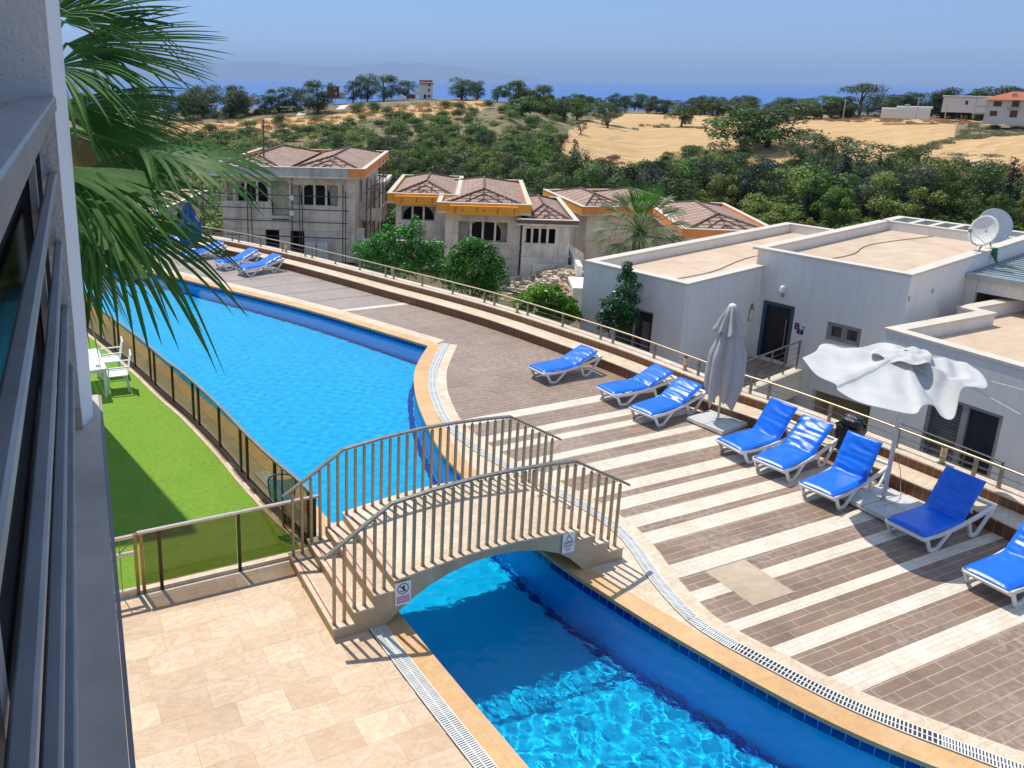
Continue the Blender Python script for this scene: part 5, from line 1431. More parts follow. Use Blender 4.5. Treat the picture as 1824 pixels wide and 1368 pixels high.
# far mountains across the sea
def mountain(name, D, cols, base=-115):
    mb = MB(); top = []; 
    for c, r_ in cols:
        p = atD(c, 143, D); z = 7.5 + (139.7 + .0087 * (c - 650) - r_) / FOC * D; top.append((p.x, p.y, z))
    top = smoothline(top, 4); n = len(top); vs = []
    for x, y, z in top:
        L = math.hypot(x, y)
        for k, (s, q) in enumerate(((-.10, 0), (-.06, .35), (-.025, .8), (0, 1), (.03, .7), (.1, 0))):
            vs.append((x * (1 + s), y * (1 + s), base - 20 + (z - base + 20) * q * (1 + .06 * math.sin(n + x * .002 * (k + 1)))))
    mb.add(vs, [(i * 6 + k, (i + 1) * 6 + k, (i + 1) * 6 + k + 1, i * 6 + k + 1) for i in range(n - 1) for k in range(5)])
    return structure(mb.build(name, MT['mount'], smooth=True))
MT['mount'] = simple('mountain_slopes', (.07, .10, .06), .95, var=.3, scale=.001)
mountain('mountains', 40000, [(-300, 138), (-100, 126), (120, 118), (300, 119), (400, 116), (460, 114), (520, 119), (600, 123), (640, 119), (720, 116), (800, 121), (850, 128), (900, 134), (960, 140)])

# ================================================================ vegetation
def npmesh(name, V, F, mats, mi=None, smooth=False):
    me = bpy.data.meshes.new(name); V = np.asarray(V, np.float32); F = np.asarray(F, np.int32); k = F.shape[1]
    me.vertices.add(len(V)); me.vertices.foreach_set('co', V.ravel()); me.loops.add(F.size); me.loops.foreach_set('vertex_index', F.ravel())
    me.polygons.add(len(F)); me.polygons.foreach_set('loop_start', np.arange(len(F)) * k); me.polygons.foreach_set('loop_total', np.full(len(F), k))
    for m_ in mats: me.materials.append(m_)
    if mi is not None: me.polygons.foreach_set('material_index', mi)
    me.update(calc_edges=True); me.validate()
    if smooth: me.shade_smooth()
    return me


def leaves(lobes, n, size, r, flat=.35, asp=.5, inner=.35):
    # n leaf-clump quads spread over the lobes; lobes = (x, y, z, rx, ry, rz)
    L = np.array(lobes, float); w_ = (L[:, 3] * L[:, 4] + L[:, 3] * L[:, 5] + L[:, 4] * L[:, 5]); w_ /= w_.sum(); id_ = r.choice(len(L), n, p=w_)
    d = r.normal(size=(n, 3)); d[:, 2] = np.where(d[:, 2] < -.6, -d[:, 2], d[:, 2]); d /= np.linalg.norm(d, axis=1)[:, None]
    rad = 1 - inner * r.rand(n) ** 2 + .10 * r.normal(size=n)
    C_ = L[id_, :3] + d * L[id_, 3:6] * rad[:, None]
    nrm = d * .9 + r.normal(size=(n, 3)) * .55; nrm[:, 2] += flat; nrm /= np.linalg.norm(nrm, axis=1)[:, None]
    t = np.cross(nrm, r.normal(size=(n, 3))); t /= np.linalg.norm(t, axis=1)[:, None]; b = np.cross(nrm, t)
    s = size * r.uniform(.55, 1.3, n)[:, None]
    V = np.stack([C_ - t * s, C_ + b * s * asp * .8 - t * s * .1, C_ + t * s, C_ - b * s * asp + t * s * .1], 1).reshape(-1, 3)
    return V, np.arange(n * 4).reshape(-1, 4)


def limb_mesh(h, r0, lobes, r, name, mat):
    mb = MB(); mb.tube([(0, 0, -.4), (r0 * .5, 0, h * .35), (-r0 * .4, r0 * .3, h * .7), (0, 0, h)], [r0 * 1.25, r0, r0 * .75, r0 * .4], 7)
    for l in lobes:
        k = r.uniform(.3, .75); mb.tube([(0, 0, h * k), (l[0] * .5, l[1] * .5, h * k * .5 + l[2] * .5), (l[0], l[1], l[2])], [r0 * .5, r0 * .3, r0 * .1], 5)
    me = bpy.data.meshes.new(name); me.from_pydata([tuple(v) for v in mb.v], [], mb.f); me.materials.append(mat); me.shade_smooth(); return me


MT['bark'] = simple('bark', (.10, .07, .05), .9, var=.35, scale=5, bump=.6, bscale=20, bdist=.03)
MT['pine'] = mat_leaf('pine_needles', (.026, .055, .014), (.10, .15, .038), nscale=.35, c3=(.17, .21, .06))
MT['oak'] = mat_leaf('broad_leaves', (.04, .09, .012), (.14, .22, .036), nscale=.35, c3=(.23, .29, .06))
MT['olive'] = mat_leaf('olive_leaves', (.05, .07, .035), (.13, .155, .08), nscale=.5)
MT['light'] = mat_leaf('light_leaves', (.08, .13, .02), (.22, .29, .06), nscale=.4)
MT['dry'] = mat_leaf('dry_leaves', (.12, .07, .03), (.26, .17, .08), nscale=.5)
MT['gloss'] = mat_leaf('glossy_leaves', (.02, .10, .008), (.08, .28, .022), rough=.4, nscale=1.2, c3=(.20, .44, .05))
MT['lime'] = mat_leaf('lime_leaves', (.05, .17, .008), (.18, .42, .03), rough=.35, nscale=1.2, c3=(.34, .52, .07))
MT['dkleaf'] = mat_leaf('dark_glossy_leaves', (.008, .04, .010), (.03, .11, .022), rough=.3, nscale=1.5, c3=(.07, .19, .04))


MT['oak2'] = mat_leaf('fresh_leaves', (.05, .11, .012), (.17, .27, .04), nscale=.5, c3=(.28, .36, .08))
MT['light2'] = mat_leaf('yellowish_leaves', (.11, .14, .025), (.27, .32, .07), nscale=.5)
MT['pine2'] = mat_leaf('dark_needles', (.010, .025, .012), (.035, .065, .026), nscale=.5)


def make_tree_meshes(kind, seed):
    r = np.random.RandomState(seed); lb = []
    if kind == 'pine':          # irregular domed pine, unit height 1
        for k in range(20):
            z = .13 + .77 * (k / 19) + r.uniform(-.04, .04); R = .38 * math.sin(math.pi * min(.93, (1.06 - z) / 1.02)) ** .6 * r.uniform(.35, 1.05); a = r.uniform(0, 6.28)
            q = r.uniform(.11, .19); lb.append((R * math.cos(a), R * math.sin(a), z, q * 1.15, q * 1.15, q * .95))
        n, s, mt, th = 4200, .025, 'pine', .8
    elif kind == 'cone':
        for k in range(18):
            z = .14 + .8 * k / 17; R = .2 * (1.05 - z) * r.uniform(.3, 1.1); a = r.uniform(0, 6.28); q = .05 + .13 * (1 - z)
            lb.append((R * math.cos(a), R * math.sin(a), z, q, q, q * 1.1))
        n, s, mt, th = 2100, .021, 'pine', .9
    elif kind == 'umbrella':
        for k in range(14):
            a = r.uniform(0, 6.28); R = r.uniform(.05, .38); z = .76 - .3 * R + r.uniform(-.05, .12); q = r.uniform(.10, .17); lb.append((R * math.cos(a), R * math.sin(a), z, q * 1.25, q * 1.25, q * 1.0))
        n, s, mt, th = 2300, .021, 'pine', .8
    elif kind == 'round':
        for k in range(16):
            a = r.uniform(0, 6.28); z = r.uniform(.14, .86); R = .44 * math.sin(math.pi * (z - .05) / .98) * r.uniform(.3, 1.); q = r.uniform(.12, .2); lb.append((R * math.cos(a), R * math.sin(a), z, q, q, q * .9))
        n, s, mt, th = 4200, .027, 'oak', .5
    elif kind == 'olive':
        for k in range(13):
            a = r.uniform(0, 6.28); z = r.uniform(.28, .85); R = r.uniform(.1, .45); q = r.uniform(.10, .18); lb.append((R * math.cos(a), R * math.sin(a), z, q * 1.1, q * 1.1, q * .8))
        n, s, mt, th = 1500, .026, 'olive', .65
    V, F = leaves(lb, n, s, r, inner=.45)
    crown = npmesh('crown', V, F, [MT[mt]])
    trunk = limb_mesh(th, .028 if kind != 'olive' else .045, lb[:7], r, 'trunk', MT['bark'])
    return crown, trunk


PRO = {}
for kd in ('pine', 'cone', 'umbrella', 'round', 'olive'): PRO[kd] = [make_tree_meshes(kd, 31 + 7 * i + len(kd)) for i in range(6 if kd in ('pine', 'round') else 3)]
NAMES = dict(pine='pine_tree', cone='conifer_tree', umbrella='umbrella_pine', round='broadleaf_tree', olive='olive_tree')


def tree(kind, x, y, z, H, W, label, group=None, r=rnd, mat=None):
    cr, tk = r.choice(PRO[kind]); t = empty(NAMES[kind], (x, y, z), r.uniform(0, 6.28), label=label, cat='tree', group=group)
    nat = {'pine': .82, 'cone': .5, 'umbrella': .98, 'round': .9, 'olive': 1.05}[kind]
    t.scale = (W / nat, W / nat, H)
    for me, nm in ((cr, 'crown'), (tk, 'trunk')):
        o = bpy.data.objects.new(nm, me); COL.objects.link(o); o.parent = t
        if nm == 'crown' and mat:
            o.material_slots[0].link = 'OBJECT'; o.material_slots[0].material = mat
    return t


def march(px, py, dmin=60., dmax=345.):      # where the ray of a photo pixel meets the hillside
    r_ = ray(px, py); hx = math.hypot(r_[0], r_[1]); last = None
    for D in np.arange(dmin, dmax, 1.5):
        p = EYE + r_ * (D / hx)
        if p[2] <= ground(p[0], p[1]): return p, D
        last = p
    return None, None


TL = [  # x, base row, top row, width px, kind, label
    (300, 214, 170, 50, 'pine', 'dark pine on the left ridge glimpsed through the palm fronds'), (337, 214, 166, 46, 'pine', 'dark pine beside the small pavilion on the left ridge'), (362, 210, 169, 34, 'pine', 'slim pine just left of the ridge pavilion'),
    (412, 209, 163, 58, 'pine', 'broad pine right of the ridge pavilion'), (436, 207, 164, 40, 'pine', 'pine left of the beige ruined hut on the ridge'), (472, 203, 169, 34, 'pine', 'small pine right of the beige ruined hut'),
    (497, 200, 157, 48, 'pine', 'pine behind the flat carport on the ridge'), (524, 199, 156, 46, 'pine', 'pine right above the flat carport roof'), (566, 203, 146, 66, 'pine', 'large dense pine left of the dark red cabin'),
    (629, 179, 146, 34, 'pine', 'lone pine right of the dark red cabin'), (655, 176, 134, 38, 'pine', 'tall pine between red cabin and white tower house'), (683, 180, 137, 52, 'pine', 'wide pine left of the white tower house'),
    (726, 176, 146, 40, 'pine', 'pine directly behind the white tower house'), (822, 178, 142, 54, 'pine', 'pine on the skyline right of the white tower house'), (850, 178, 147, 30, 'pine', 'smaller pine leaning on the skyline pair right of the tower house'),
    (886, 182, 155, 28, 'round', 'small round tree on the skyline above the quarry edge'), (966, 200, 149, 42, 'umbrella', 'crooked flat topped pine on the middle skyline'), (930, 205, 166, 66, 'round', 'dark green broad tree below the crooked skyline pine'),
    (990, 210, 172, 50, 'round', 'dark tree right of the crooked skyline pine'), (1028, 214, 168, 52, 'round', 'rounded green tree at the left end of the stubble fields'), (1080, 222, 180, 46, 'round', 'dark round tree at the near corner of the stubble field'),
    (1082, 228, 196, 40, 'olive', 'pale olive tree with its shadow on the stubble field'), (1034, 240, 212, 24, 'olive', 'tiny olive bush on the left stubble field'), (1214, 226, 182, 50, 'round', 'round green tree standing alone in the middle stubble field'),
    (1186, 203, 176, 56, 'pine', 'tree cluster behind the lone field tree'), (1240, 200, 176, 44, 'pine', 'tree right of the lone field tree on the far field edge'), (1280, 200, 178, 46, 'pine', 'tree on the far field edge left of the huge oak clump'),
    (1322, 272, 186, 104, 'round', 'left part of the huge dark tree clump in the stubble field'), (1365, 262, 179, 128, 'pine', 'huge dark tree clump standing into the stubble field'), (1300, 300, 225, 66, 'round', 'dark tree below the huge clump'),
    (1428, 212, 173, 48, 'olive', 'olive tree left of the field utility poles'), (1462, 211, 168, 54, 'round', 'dark round tree left of the tall umbrella pine'), (1404, 205, 172, 46, 'pine', 'pine behind the olive tree on the far field edge'),
    (1530, 207, 146, 62, 'umbrella', 'tall umbrella pine standing out on the right skyline'), (1500, 203, 170, 50, 'pine', 'pine left of the tall umbrella pine'), (1572, 205, 166, 52, 'pine', 'pine right of the tall umbrella pine'),
    (1610, 202, 163, 50, 'pine', 'first pine of the dark skyline belt right of the umbrella pine'), (1645, 200, 164, 50, 'pine', 'skyline pine above the low white building'), (1680, 197, 161, 50, 'pine', 'skyline pine between the low white buildings'),
    (1712, 192, 157, 52, 'pine', 'skyline pine left of the red roofed house'), (1745, 190, 160, 50, 'pine', 'skyline pine directly behind the red roofed house'), (1780, 188, 155, 54, 'pine', 'tall skyline pine right above the red roof'),
    (1815, 188, 157, 54, 'pine', 'last skyline pine at the right edge of the photo'), (1850, 190, 158, 56, 'pine', 'skyline pine cut by the right edge'),
    (1427, 302, 226, 56, 'pine', 'left one of two dark pines in front of the stubble field'), (1478, 306, 227, 54, 'pine', 'right one of two dark pines in front of the stubble field'), (1560, 322, 236, 92, 'pine', 'large dark pine with pointed top at the right field edge'),
    (1722, 302, 246, 96, 'olive', 'sparse grey olive tree on the dry slope at the right'), (1019, 334, 240, 34, 'cone', 'narrow dark conifer rising behind the yellow villa'), (1455, 400, 285, 52, 'cone', 'dark conifer in the valley below the two field pines'),
    (1180, 340, 258, 50, 'cone', 'dark conifer in the wooded valley behind the palm'), (1085, 300, 262, 46, 'dryround', 'brownish dry tree among the green valley trees'), (1345, 330, 262, 60, 'pine', 'dark pine at the foot of the huge clump'),
    (1240, 300, 248, 56, 'round', 'bushy tree at the near edge of the middle stubble field'), (1800, 400, 318, 90, 'pine', 'dark tree above the satellite dishes at the right'), (1700, 405, 330, 80, 'pine', 'dark tree directly behind the satellite dishes')]
for (x, yb, yt, wpx, kd, lb) in TL:
    p, D = march(x, yb)
    if p is None: D = 262. if x < 1000 else 325.; q = atD(x, yb, D); p = (q.x, q.y, q.z); gz = ground(p[0], p[1]); p = (p[0], p[1], gz)
    D = math.hypot(p[0], p[1]); H = max(1.5, (7.5 + (139.7 + .0087 * (x - 650) - yt) / FOC * D * 1.0) - p[2]); 
    tree('round' if kd == 'dryround' else kd, p[0], p[1], p[2] - .1, H, wpx / FOC * D * 1.05, lb, mat=MT['dry'] if kd == 'dryround' else None)
# skyline belt along the ridge and the far field edge
r2 = random.Random(5)
for k in range(96):
    x = r2.uniform(150, 460) if k < 12 else r2.uniform(900, 1900); D = r2.uniform(236, 258) if x < 1000 else r2.uniform(312, 352); q = atD(x, 200, D); z = ground(q.x, q.y)
    H = r2.uniform(4.5, 7.2) if x > 1000 else r2.uniform(5, 7.5)
    tree(r2.choice(['pine', 'round', 'round']), q.x, q.y, z - .1, H, H * r2.uniform(.9, 1.3), '@belt', 'skyline tree belt', r2)
# wooded valley
cnt = 0; pts = []
while cnt < 215:
    x = r2.uniform(560, 1900); row = r2.uniform(252, 415); p, D = march(x, row, 62)
    if p is None or D > 215 or straw(*p) > .4: continue
    if x < 1000 and row < 262: continue
    if any((p[0] - a) ** 2 + (p[1] - b) ** 2 < (2.5 if D < 120 else 3.6) ** 2 for a, b in pts): continue
    q0 = pix((p[0], p[1], p[2] + 5))
    if inside(q0, PF['field1']) or inside(q0, PF['field2']): continue
    pts.append((p[0], p[1])); H = r2.uniform(4.6, 8.2) * (1.0 if x > 1000 else .55); kd = r2.choice(['round', 'round', 'pine', 'pine', 'cone', 'round', 'olive'] if x > 1000 else ['round', 'round', 'olive', 'round', 'pine'])
    tree(kd, p[0], p[1], p[2] - .2, H * (1.15 if kd == 'cone' else 1), H * (.6 if kd == 'cone' else r2.uniform(.7, 1.25)), '@valley', 'trees of the wooded valley', r2, mat=MT[r2.choice(['light', 'oak', 'oak2', 'pine', 'light2'])] if kd == 'round' else (MT['pine2'] if r2.random() < .3 else None))
    cnt += 1
# shrubs dotted over the dry hillside, left
BU = []
for i in range(3):
    r = np.random.RandomState(90 + i); lb = [(r.uniform(-.3, .3), r.uniform(-.3, .3), r.uniform(.25, .55), *(r.uniform(.24, .36),) * 2, r.uniform(.22, .34)) for _ in range(8)]; BU.append(npmesh('shrub', *leaves(lb, 1100, .05, r), [MT['oak']]))
n = 0; BP = []
while n < 190:
    x = r2.uniform(250, 1010); row = r2.uniform(192, 300); p, D = march(x, row)
    if p is None: continue
    if any((p[0] - a) ** 2 + (p[1] - b) ** 2 < 2.2 ** 2 for a, b in BP): continue
    if straw(*p) > .3 and r2.random() < .72: continue
    BP.append((p[0], p[1])); o = bpy.data.objects.new('shrub', r2.choice(BU)); COL.objects.link(o); s = r2.uniform(2.0, 4.2); o.location = (p[0], p[1], p[2] - .1); o.scale = (s, s, s * r2.uniform(.7, .95)); o.rotation_euler = (0, 0, r2.uniform(0, 6))
    if r2.random() < .25: o.material_slots[0].link = 'OBJECT'; o.material_slots[0].material = MT['light']
    tag(o, '@shrub', 'shrub', 'shrubs on the hillside'); n += 1


def merged(name, places, tmpl, mats, label, cat='undergrowth'):
    Vs = []; Fs = []; MI = []; off = 0
    for (x, y, z, s, sz, a, k, m_) in places:
        V, F = tmpl[k]; c, sn = math.cos(a), math.sin(a); W_ = np.stack([(V[:, 0] * c - V[:, 1] * sn) * s + x, (V[:, 0] * sn + V[:, 1] * c) * s + y, V[:, 2] * sz + z], 1)
        Vs.append(W_); Fs.append(F + off); off += len(W_); MI += [m_] * len(F)
    o = bpy.data.objects.new(name, npmesh(name, np.concatenate(Vs), np.concatenate(Fs), mats, MI)); COL.objects.link(o); return tag(o, label, cat, kind='stuff')


TP = []
for i in range(4):
    r = np.random.RandomState(60 + i); lb = [(r.uniform(-.4, .4), r.uniform(-.4, .4), r.uniform(.15, .5), *(r.uniform(.22, .36),) * 2, r.uniform(.2, .36)) for _ in range(7)]; TP.append(leaves(lb, 330, .075, r))
pl = []; tries = 0
while len(pl) < 2300 and tries < 14000:
    tries += 1; x = r2.uniform(120, 1950); row = r2.uniform(196, 420) if x < 1100 else r2.uniform(245, 420); p, D = march(x, row, 62)
    if p is None: continue
    s_ = straw(*p)
    if s_ > .9 or (s_ > .3 and r2.random() < .8): continue
    if x < 1010 and row < 235 and r2.random() < .45: continue
    sc = r2.uniform(1.5, 3.3) * (1 if D < 180 else .8); pl.append((p[0], p[1], p[2] - .2, sc, sc * r2.uniform(.6, .95), r2.uniform(0, 6.28), r2.randrange(4), r2.choice([0, 0, 0, 1, 1, 2, 2, 3, 4, 4, 5 if r2.random() < .3 else 1])))
merged('undergrowth', pl, TP, [MT['oak'], MT['light'], MT['oak2'], MT['olive'], MT['light2'], MT['dry']], 'dense green undergrowth covering the valley and hillside')
# weeds between the stubble fields
PF['weeds'] = [(1540, 300), (1690, 248), (1700, 222), (1900, 222), (1900, 234), (1700, 252), (1600, 294)]
# dry grass tufts
gt_ = []
for i in range(3):
    r = np.random.RandomState(40 + i); n_ = 70; c = r.uniform(-.5, .5, (n_, 2)); V = []
    for k in range(n_):
        a = r.uniform(0, 6.28); h_ = r.uniform(.3, 1.); dx, dy = .05 * math.cos(a), .05 * math.sin(a); lx, ly = r.uniform(-.25, .25, 2); V += [(c[k][0] - dx, c[k][1] - dy, 0), (c[k][0] + dx, c[k][1] + dy, 0), (c[k][0] + lx + dx * .3, c[k][1] + ly + dy * .3, h_), (c[k][0] + lx - dx * .3, c[k][1] + ly - dy * .3, h_)]
    gt_.append((np.array(V), np.arange(n_ * 4).reshape(-1, 4)))
MT['straw'] = mat_leaf('dry_grass', (.34, .22, .10), (.62, .45, .22), rough=.8, nscale=.4)
pl = []; tries = 0
while len(pl) < 700 and tries < 5000:
    tries += 1; k = r2.choice(['bank', 'bank', 'right', 'scrubR']); P_ = PF[k]; x = r2.uniform(min(q[0] for q in P_), max(q[0] for q in P_)); row = r2.uniform(min(q[1] for q in P_), max(q[1] for q in P_))
    if not inside((x, row), P_): continue
    p, D = march(x, row)
    if p is None: continue
    sc = r2.uniform(1.2, 2.6); pl.append((p[0], p[1], p[2] - .05, sc, r2.uniform(.4, 1.), r2.uniform(0, 6.28), r2.randrange(3), 0))
for _ in range(900):
    x = r2.uniform(1120, 1900); row = r2.uniform(216, 300)
    if inside((x, row), PF['weeds']) or inside((x, row), PF['hedge']) or inside((x, row), PF['hedge2']):
        p, D = march(x, row)
        if p is not None: sc = r2.uniform(1.4, 2.6); pl.append((p[0], p[1], p[2] - .05, sc, r2.uniform(.6, 1.1), r2.uniform(0, 6.28), r2.randrange(3), 1))
MT['weed'] = mat_leaf('pale_weeds', (.16, .17, .07), (.40, .39, .22), rough=.8, nscale=.6)
merged('dry_grass', pl, gt_, [MT['straw'], MT['weed']], 'golden dry grass along the ridge bank and field edges', 'grass')
# ---------------------------------------------------------------- plants just beyond the terrace wall
def plant(name, lobes, n, size, mat, label, cat='tree', loc=(0, 0, 0), trunk=True, seed=1, asp=.5, h=None):
    r = np.random.RandomState(seed); t = empty(name, loc, 0, label=label, cat=cat)
    o = bpy.data.objects.new('crown', npmesh('crown', *leaves(lobes, n, size, r, asp=asp, inner=.5), [MT[mat]])); COL.objects.link(o); o.parent = t
    if trunk:
        o = bpy.data.objects.new('trunk', limb_mesh(h or lobes[0][2], .09, lobes[:8], r, 'trunk', MT['bark'])); COL.objects.link(o); o.parent = t
    return t


def lobes_px(spec, D, base):    # lobes given as photo px centre and px radius at distance D
    out = []
    for (x, y, rx, ry) in spec:
        p = atD(x, y, D + rnd.uniform(-.5, .5)); k = D / FOC * 1.03; out.append((p.x - base[0], p.y - base[1], p.z - base[2], rx * k, rx * k, ry * k))
    return out


D = 33.; b0 = atD(843, 520, D); b0.z = -5.5
plant('broadleaf_tree', lobes_px([(843, 470, 36, 34), (825, 452, 24, 20), (860, 448, 24, 20), (878, 475, 26, 24), (808, 478, 26, 26), (838, 437, 20, 15), (885, 498, 22, 22), (815, 505, 26, 22), (855, 505, 28, 24), (870, 520, 24, 20)], D, b0), 9000, .075, 'gloss', 'round glossy green tree below the yellow villa behind the terrace railing', loc=b0, seed=3)
D = 36.; b0 = atD(690, 490, D); b0.z = -5.6
plant('shrub_thicket', lobes_px([(650, 445, 26, 16), (680, 430, 24, 16), (715, 422, 26, 18), (740, 412, 16, 16), (700, 450, 34, 22), (745, 450, 30, 24), (665, 468, 30, 18), (720, 478, 34, 22), (765, 470, 30, 26), (775, 445, 18, 18), (790, 490, 26, 20), (690, 412, 10, 14), (740, 395, 8, 12)], D, b0), 10500, .075, 'gloss', 'tall loose leafy shrubs right of the grey villa behind the railing', cat='shrub', loc=b0, seed=5)
D = 26.; b0 = atD(975, 560, D); b0.z = -5.5
plant('citrus_bush', lobes_px([(975, 530, 30, 18), (945, 535, 26, 16), (1003, 545, 26, 18), (960, 520, 20, 12), (1018, 562, 18, 18), (985, 560, 30, 18), (930, 548, 20, 14), (985, 515, 14, 8)], D, b0), 6500, .07, 'lime', 'bright green citrus bush beside the flat roofed house behind the railing', cat='shrub', loc=b0, seed=6)
D = 25.3; b0 = atD(1105, 620, D); b0.z = -5.2
plant('climbing_shrub', lobes_px([(1117, 478, 10, 12), (1117, 497, 16, 14), (1128, 510, 16, 12), (1108, 525, 17, 16), (1092, 545, 22, 16), (1112, 552, 22, 18), (1080, 566, 18, 14), (1098, 580, 26, 16), (1130, 535, 10, 12), (1120, 570, 18, 18), (1075, 585, 12, 8)], D, b0), 4200, .055, 'dkleaf', 'tall dark leafy shrub climbing the grey house wall by the glass door', cat='shrub', loc=b0, seed=8)
bl_ = empty('banana_plant', tuple(atD(632, 470, 38.)), 0, label='young banana plant with one upright bright leaf at the foot of the grey villa', cat='plant'); bl_.location.z = -5.4
MT['banana'] = mat_leaf('banana_leaf', (.05, .22, .02), (.16, .45, .05), rough=.4, tr=.4)
for a, L, tl, wd in ((.3, 3.3, .05, .30), (2.6, 2.0, .55, .22), (4.4, 1.8, .7, .22)):
    mb = MB(); n = 10; vs = []
    for i in range(n):
        s = i / (n - 1); w_ = wd * (math.sin(math.pi * max(0, (s - .35) / .65)) ** .7 if s > .35 else .05) + .02; c = Vector((math.cos(a) * tl * L * s * s, math.sin(a) * tl * L * s * s, L * s * (1 - .3 * tl * s)))
        sd = Vector((.93, -.36, 0)); vs += [c - sd * w_ + Vector((0, 0, .02)), c, c + sd * w_ + Vector((0, 0, .02))]
    mb.add(vs, [(i * 3 + j, i * 3 + j + 1, (i + 1) * 3 + j + 1, (i + 1) * 3 + j) for i in range(n - 1) for j in (0, 1)]); mb.build('leaf', MT['banana'], bl_, smooth=True, angle=80)


# ---------------------------------------------------------------- fan palms
def mat_palm(name, a, b, tip):
    t = NT(name); uv = t.n('UVMap', uv_map='arc').outputs[0]; sx = t.n('SeparateXYZ'); t.l(uv, sx.inputs[0])
    c = t.ramp(t.noise(3, 4, .6), [(.35, a), (.65, b)])
    st = t.math('ADD', sx.outputs[0], t.math('MULTIPLY', t.noise(5, 3), .35))
    c = t.mix(t.ramp(st, [(1.04, 0), (1.28, .9)]), c, tip)
    c = t.mix(t.math('MULTIPLY', t.math('GREATER_THAN', sx.outputs[1], .5), .35), c, tuple(x * 1.9 for x in b))
    t.l(c, t.b.inputs['Base Color']); t.b.inputs['Roughness'].default_value = .5; t.b.inputs['Specular IOR Level'].default_value = .3
    tl = t.n('BsdfTranslucent'); t.l(c, tl.inputs[0]); mx = t.n('MixShader'); mx.inputs[0].default_value = .3
    t.l(t.b.outputs[0], mx.inputs[1]); t.l(tl.outputs[0], mx.inputs[2]); t.l(mx.outputs[0], t.o.inputs[0]); return t.m


MT['palm'] = mat_palm('palm_leaf', (.022, .095, .012), (.075, .20, .03), (.48, .38, .20))
MT['palm2'] = mat_palm('palm_leaf_pale', (.10, .15, .055), (.22, .28, .12), (.50, .44, .27))
MT['palmb'] = mat_palm('palm_leaf_bright', (.05, .19, .02), (.13, .33, .04), (.35, .38, .12))
MT['palmd'] = mat_palm('palm_leaf_dry', (.30, .22, .11), (.45, .35, .20), (.5, .42, .27))


def frond(root, hub, d, side, R, n, spread, mat, parent, r, droop=.25, base=.5, fold=.25, tipdroop=.5):
    hub = Vector(hub); d = Vector(d).normalized(); side = (Vector(side) - d * Vector(side).dot(d)).normalized(); up = d.cross(side).normalized()
    if up.z < 0: up = -up
    vs = []; fs = []; uvs = []; da = 2 * spread / n; segs = (0.02, .14, .3, .45, .58, .7, .8, .9, 1.)
    for k in range(n):
        a = -spread + da * (k + .5) + r.uniform(-.15, .15) * da; Lk = R * (.72 + .28 * math.cos(a * .9)) * r.uniform(.9, 1.08)
        e = d * math.cos(a) + side * math.sin(a); w_ = e.cross(up).normalized(); tw = r.uniform(-.5, .5); dr = droop * r.uniform(.7, 1.3); td = tipdroop * r.uniform(.3, 1.6); n0 = len(vs)
        kink = r.random_sample() < .12
        for s in segs:
            c = hub + e * (Lk * s) + up * (fold * abs(math.sin(a)) * Lk * s * .6) - Vector((0, 0, 1)) * Lk * (dr * s * s + td * max(0, s - .62) ** 1.6 * 1.4 + (max(0, s - .6) * .8 if kink else 0))
            hw = Lk * s * math.tan(da / 2) * 1.02 if s <= base else Lk * base * math.tan(da / 2) * ((1 - s) / (1 - base)) ** .55 + .001
            ww = w_ * math.cos(tw * max(0, s - .5)) + up * math.sin(tw * max(0, s - .5))
            vs += [c - ww * hw, c + up * hw * .75, c + ww * hw]; uvs += [(s, 0), (s, .6 if s < .95 else 0), (s, 0)]
        for i in range(len(segs) - 1):
            for j in (0, 1): q = n0 + i * 3 + j; fs.append((q, q + 1, q + 4, q + 3))
    me = bpy.data.meshes.new('frond'); me.from_pydata([tuple(v) for v in vs], [], fs); uv = me.uv_layers.new(name='arc')
    for lp in me.loops: uv.data[lp.index].uv = uvs[lp.vertex_index]
    me.materials.append(MT[mat]); o = bpy.data.objects.new('frond', me); COL.objects.link(o); o.parent = parent
    root = Vector(root); mid = (root + hub) / 2 + Vector((0, 0, .06 * (hub - root).length)); MB().tube([root, mid, hub, hub + d * R * .12], [.022, .017, .012, .004], 6).build('petiole', MT['palmb'], o)
    return o


pm = empty('fan_palm', (0, 0, 0), 0, label='large fan palm whose glossy fronds hang in from the left beside the wall', cat='palm')
CR = Vector((.0, 5.75, 7.15)); rp = np.random.RandomState(12)
vsd = Vector(ray(200, 300)); vsd = Vector((vsd.x, vsd.y, 0)).normalized(); rt = Vector((vsd.y, -vsd.x, 0))
FR_ = [  # hub px, tip px, distance of hub and tip, tilt of the blade (0 = facing the camera, 90 = edge on), half spread, leaflets, material
    ((118, 78), (396, 128), 5.9, 5.6, 66, .95, 44, 'palm', .06, .22), ((112, 40), (330, 20), 6.3, 6.2, 62, 1.0, 30, 'palm', .12, .35),
    ((118, 178), (352, 296), 5.7, 5.5, 52, .8, 44, 'palm', .08, .4), ((112, 208), (345, 285), 6.2, 6.4, 60, .8, 36, 'palm', .12, .5),
    ((104, 318), (298, 418), 5.4, 5.2, 30, .85, 44, 'palm', .03, .3), ((118, 262), (310, 400), 6.4, 6.5, 45, .9, 36, 'palm', .1, .6),
    ((110, 400), (232, 548), 5.5, 5.4, 38, .8, 40, 'palm', .04, .6), ((100, 120), (235, 215), 5.6, 5.0, 60, 1.3, 30, 'palm', .3, .9),
    ((96, 350), (180, 560), 5.9, 5.9, 40, .8, 30, 'palmd', .05, .6), ((90, 30), (250, -120), 6.0, 5.9, 50, 1.1, 34, 'palm', .1, .3), ((105, 230), (215, 420), 6.1, 6.0, 60, 1.0, 26, 'palmd', .1, 1.0)]
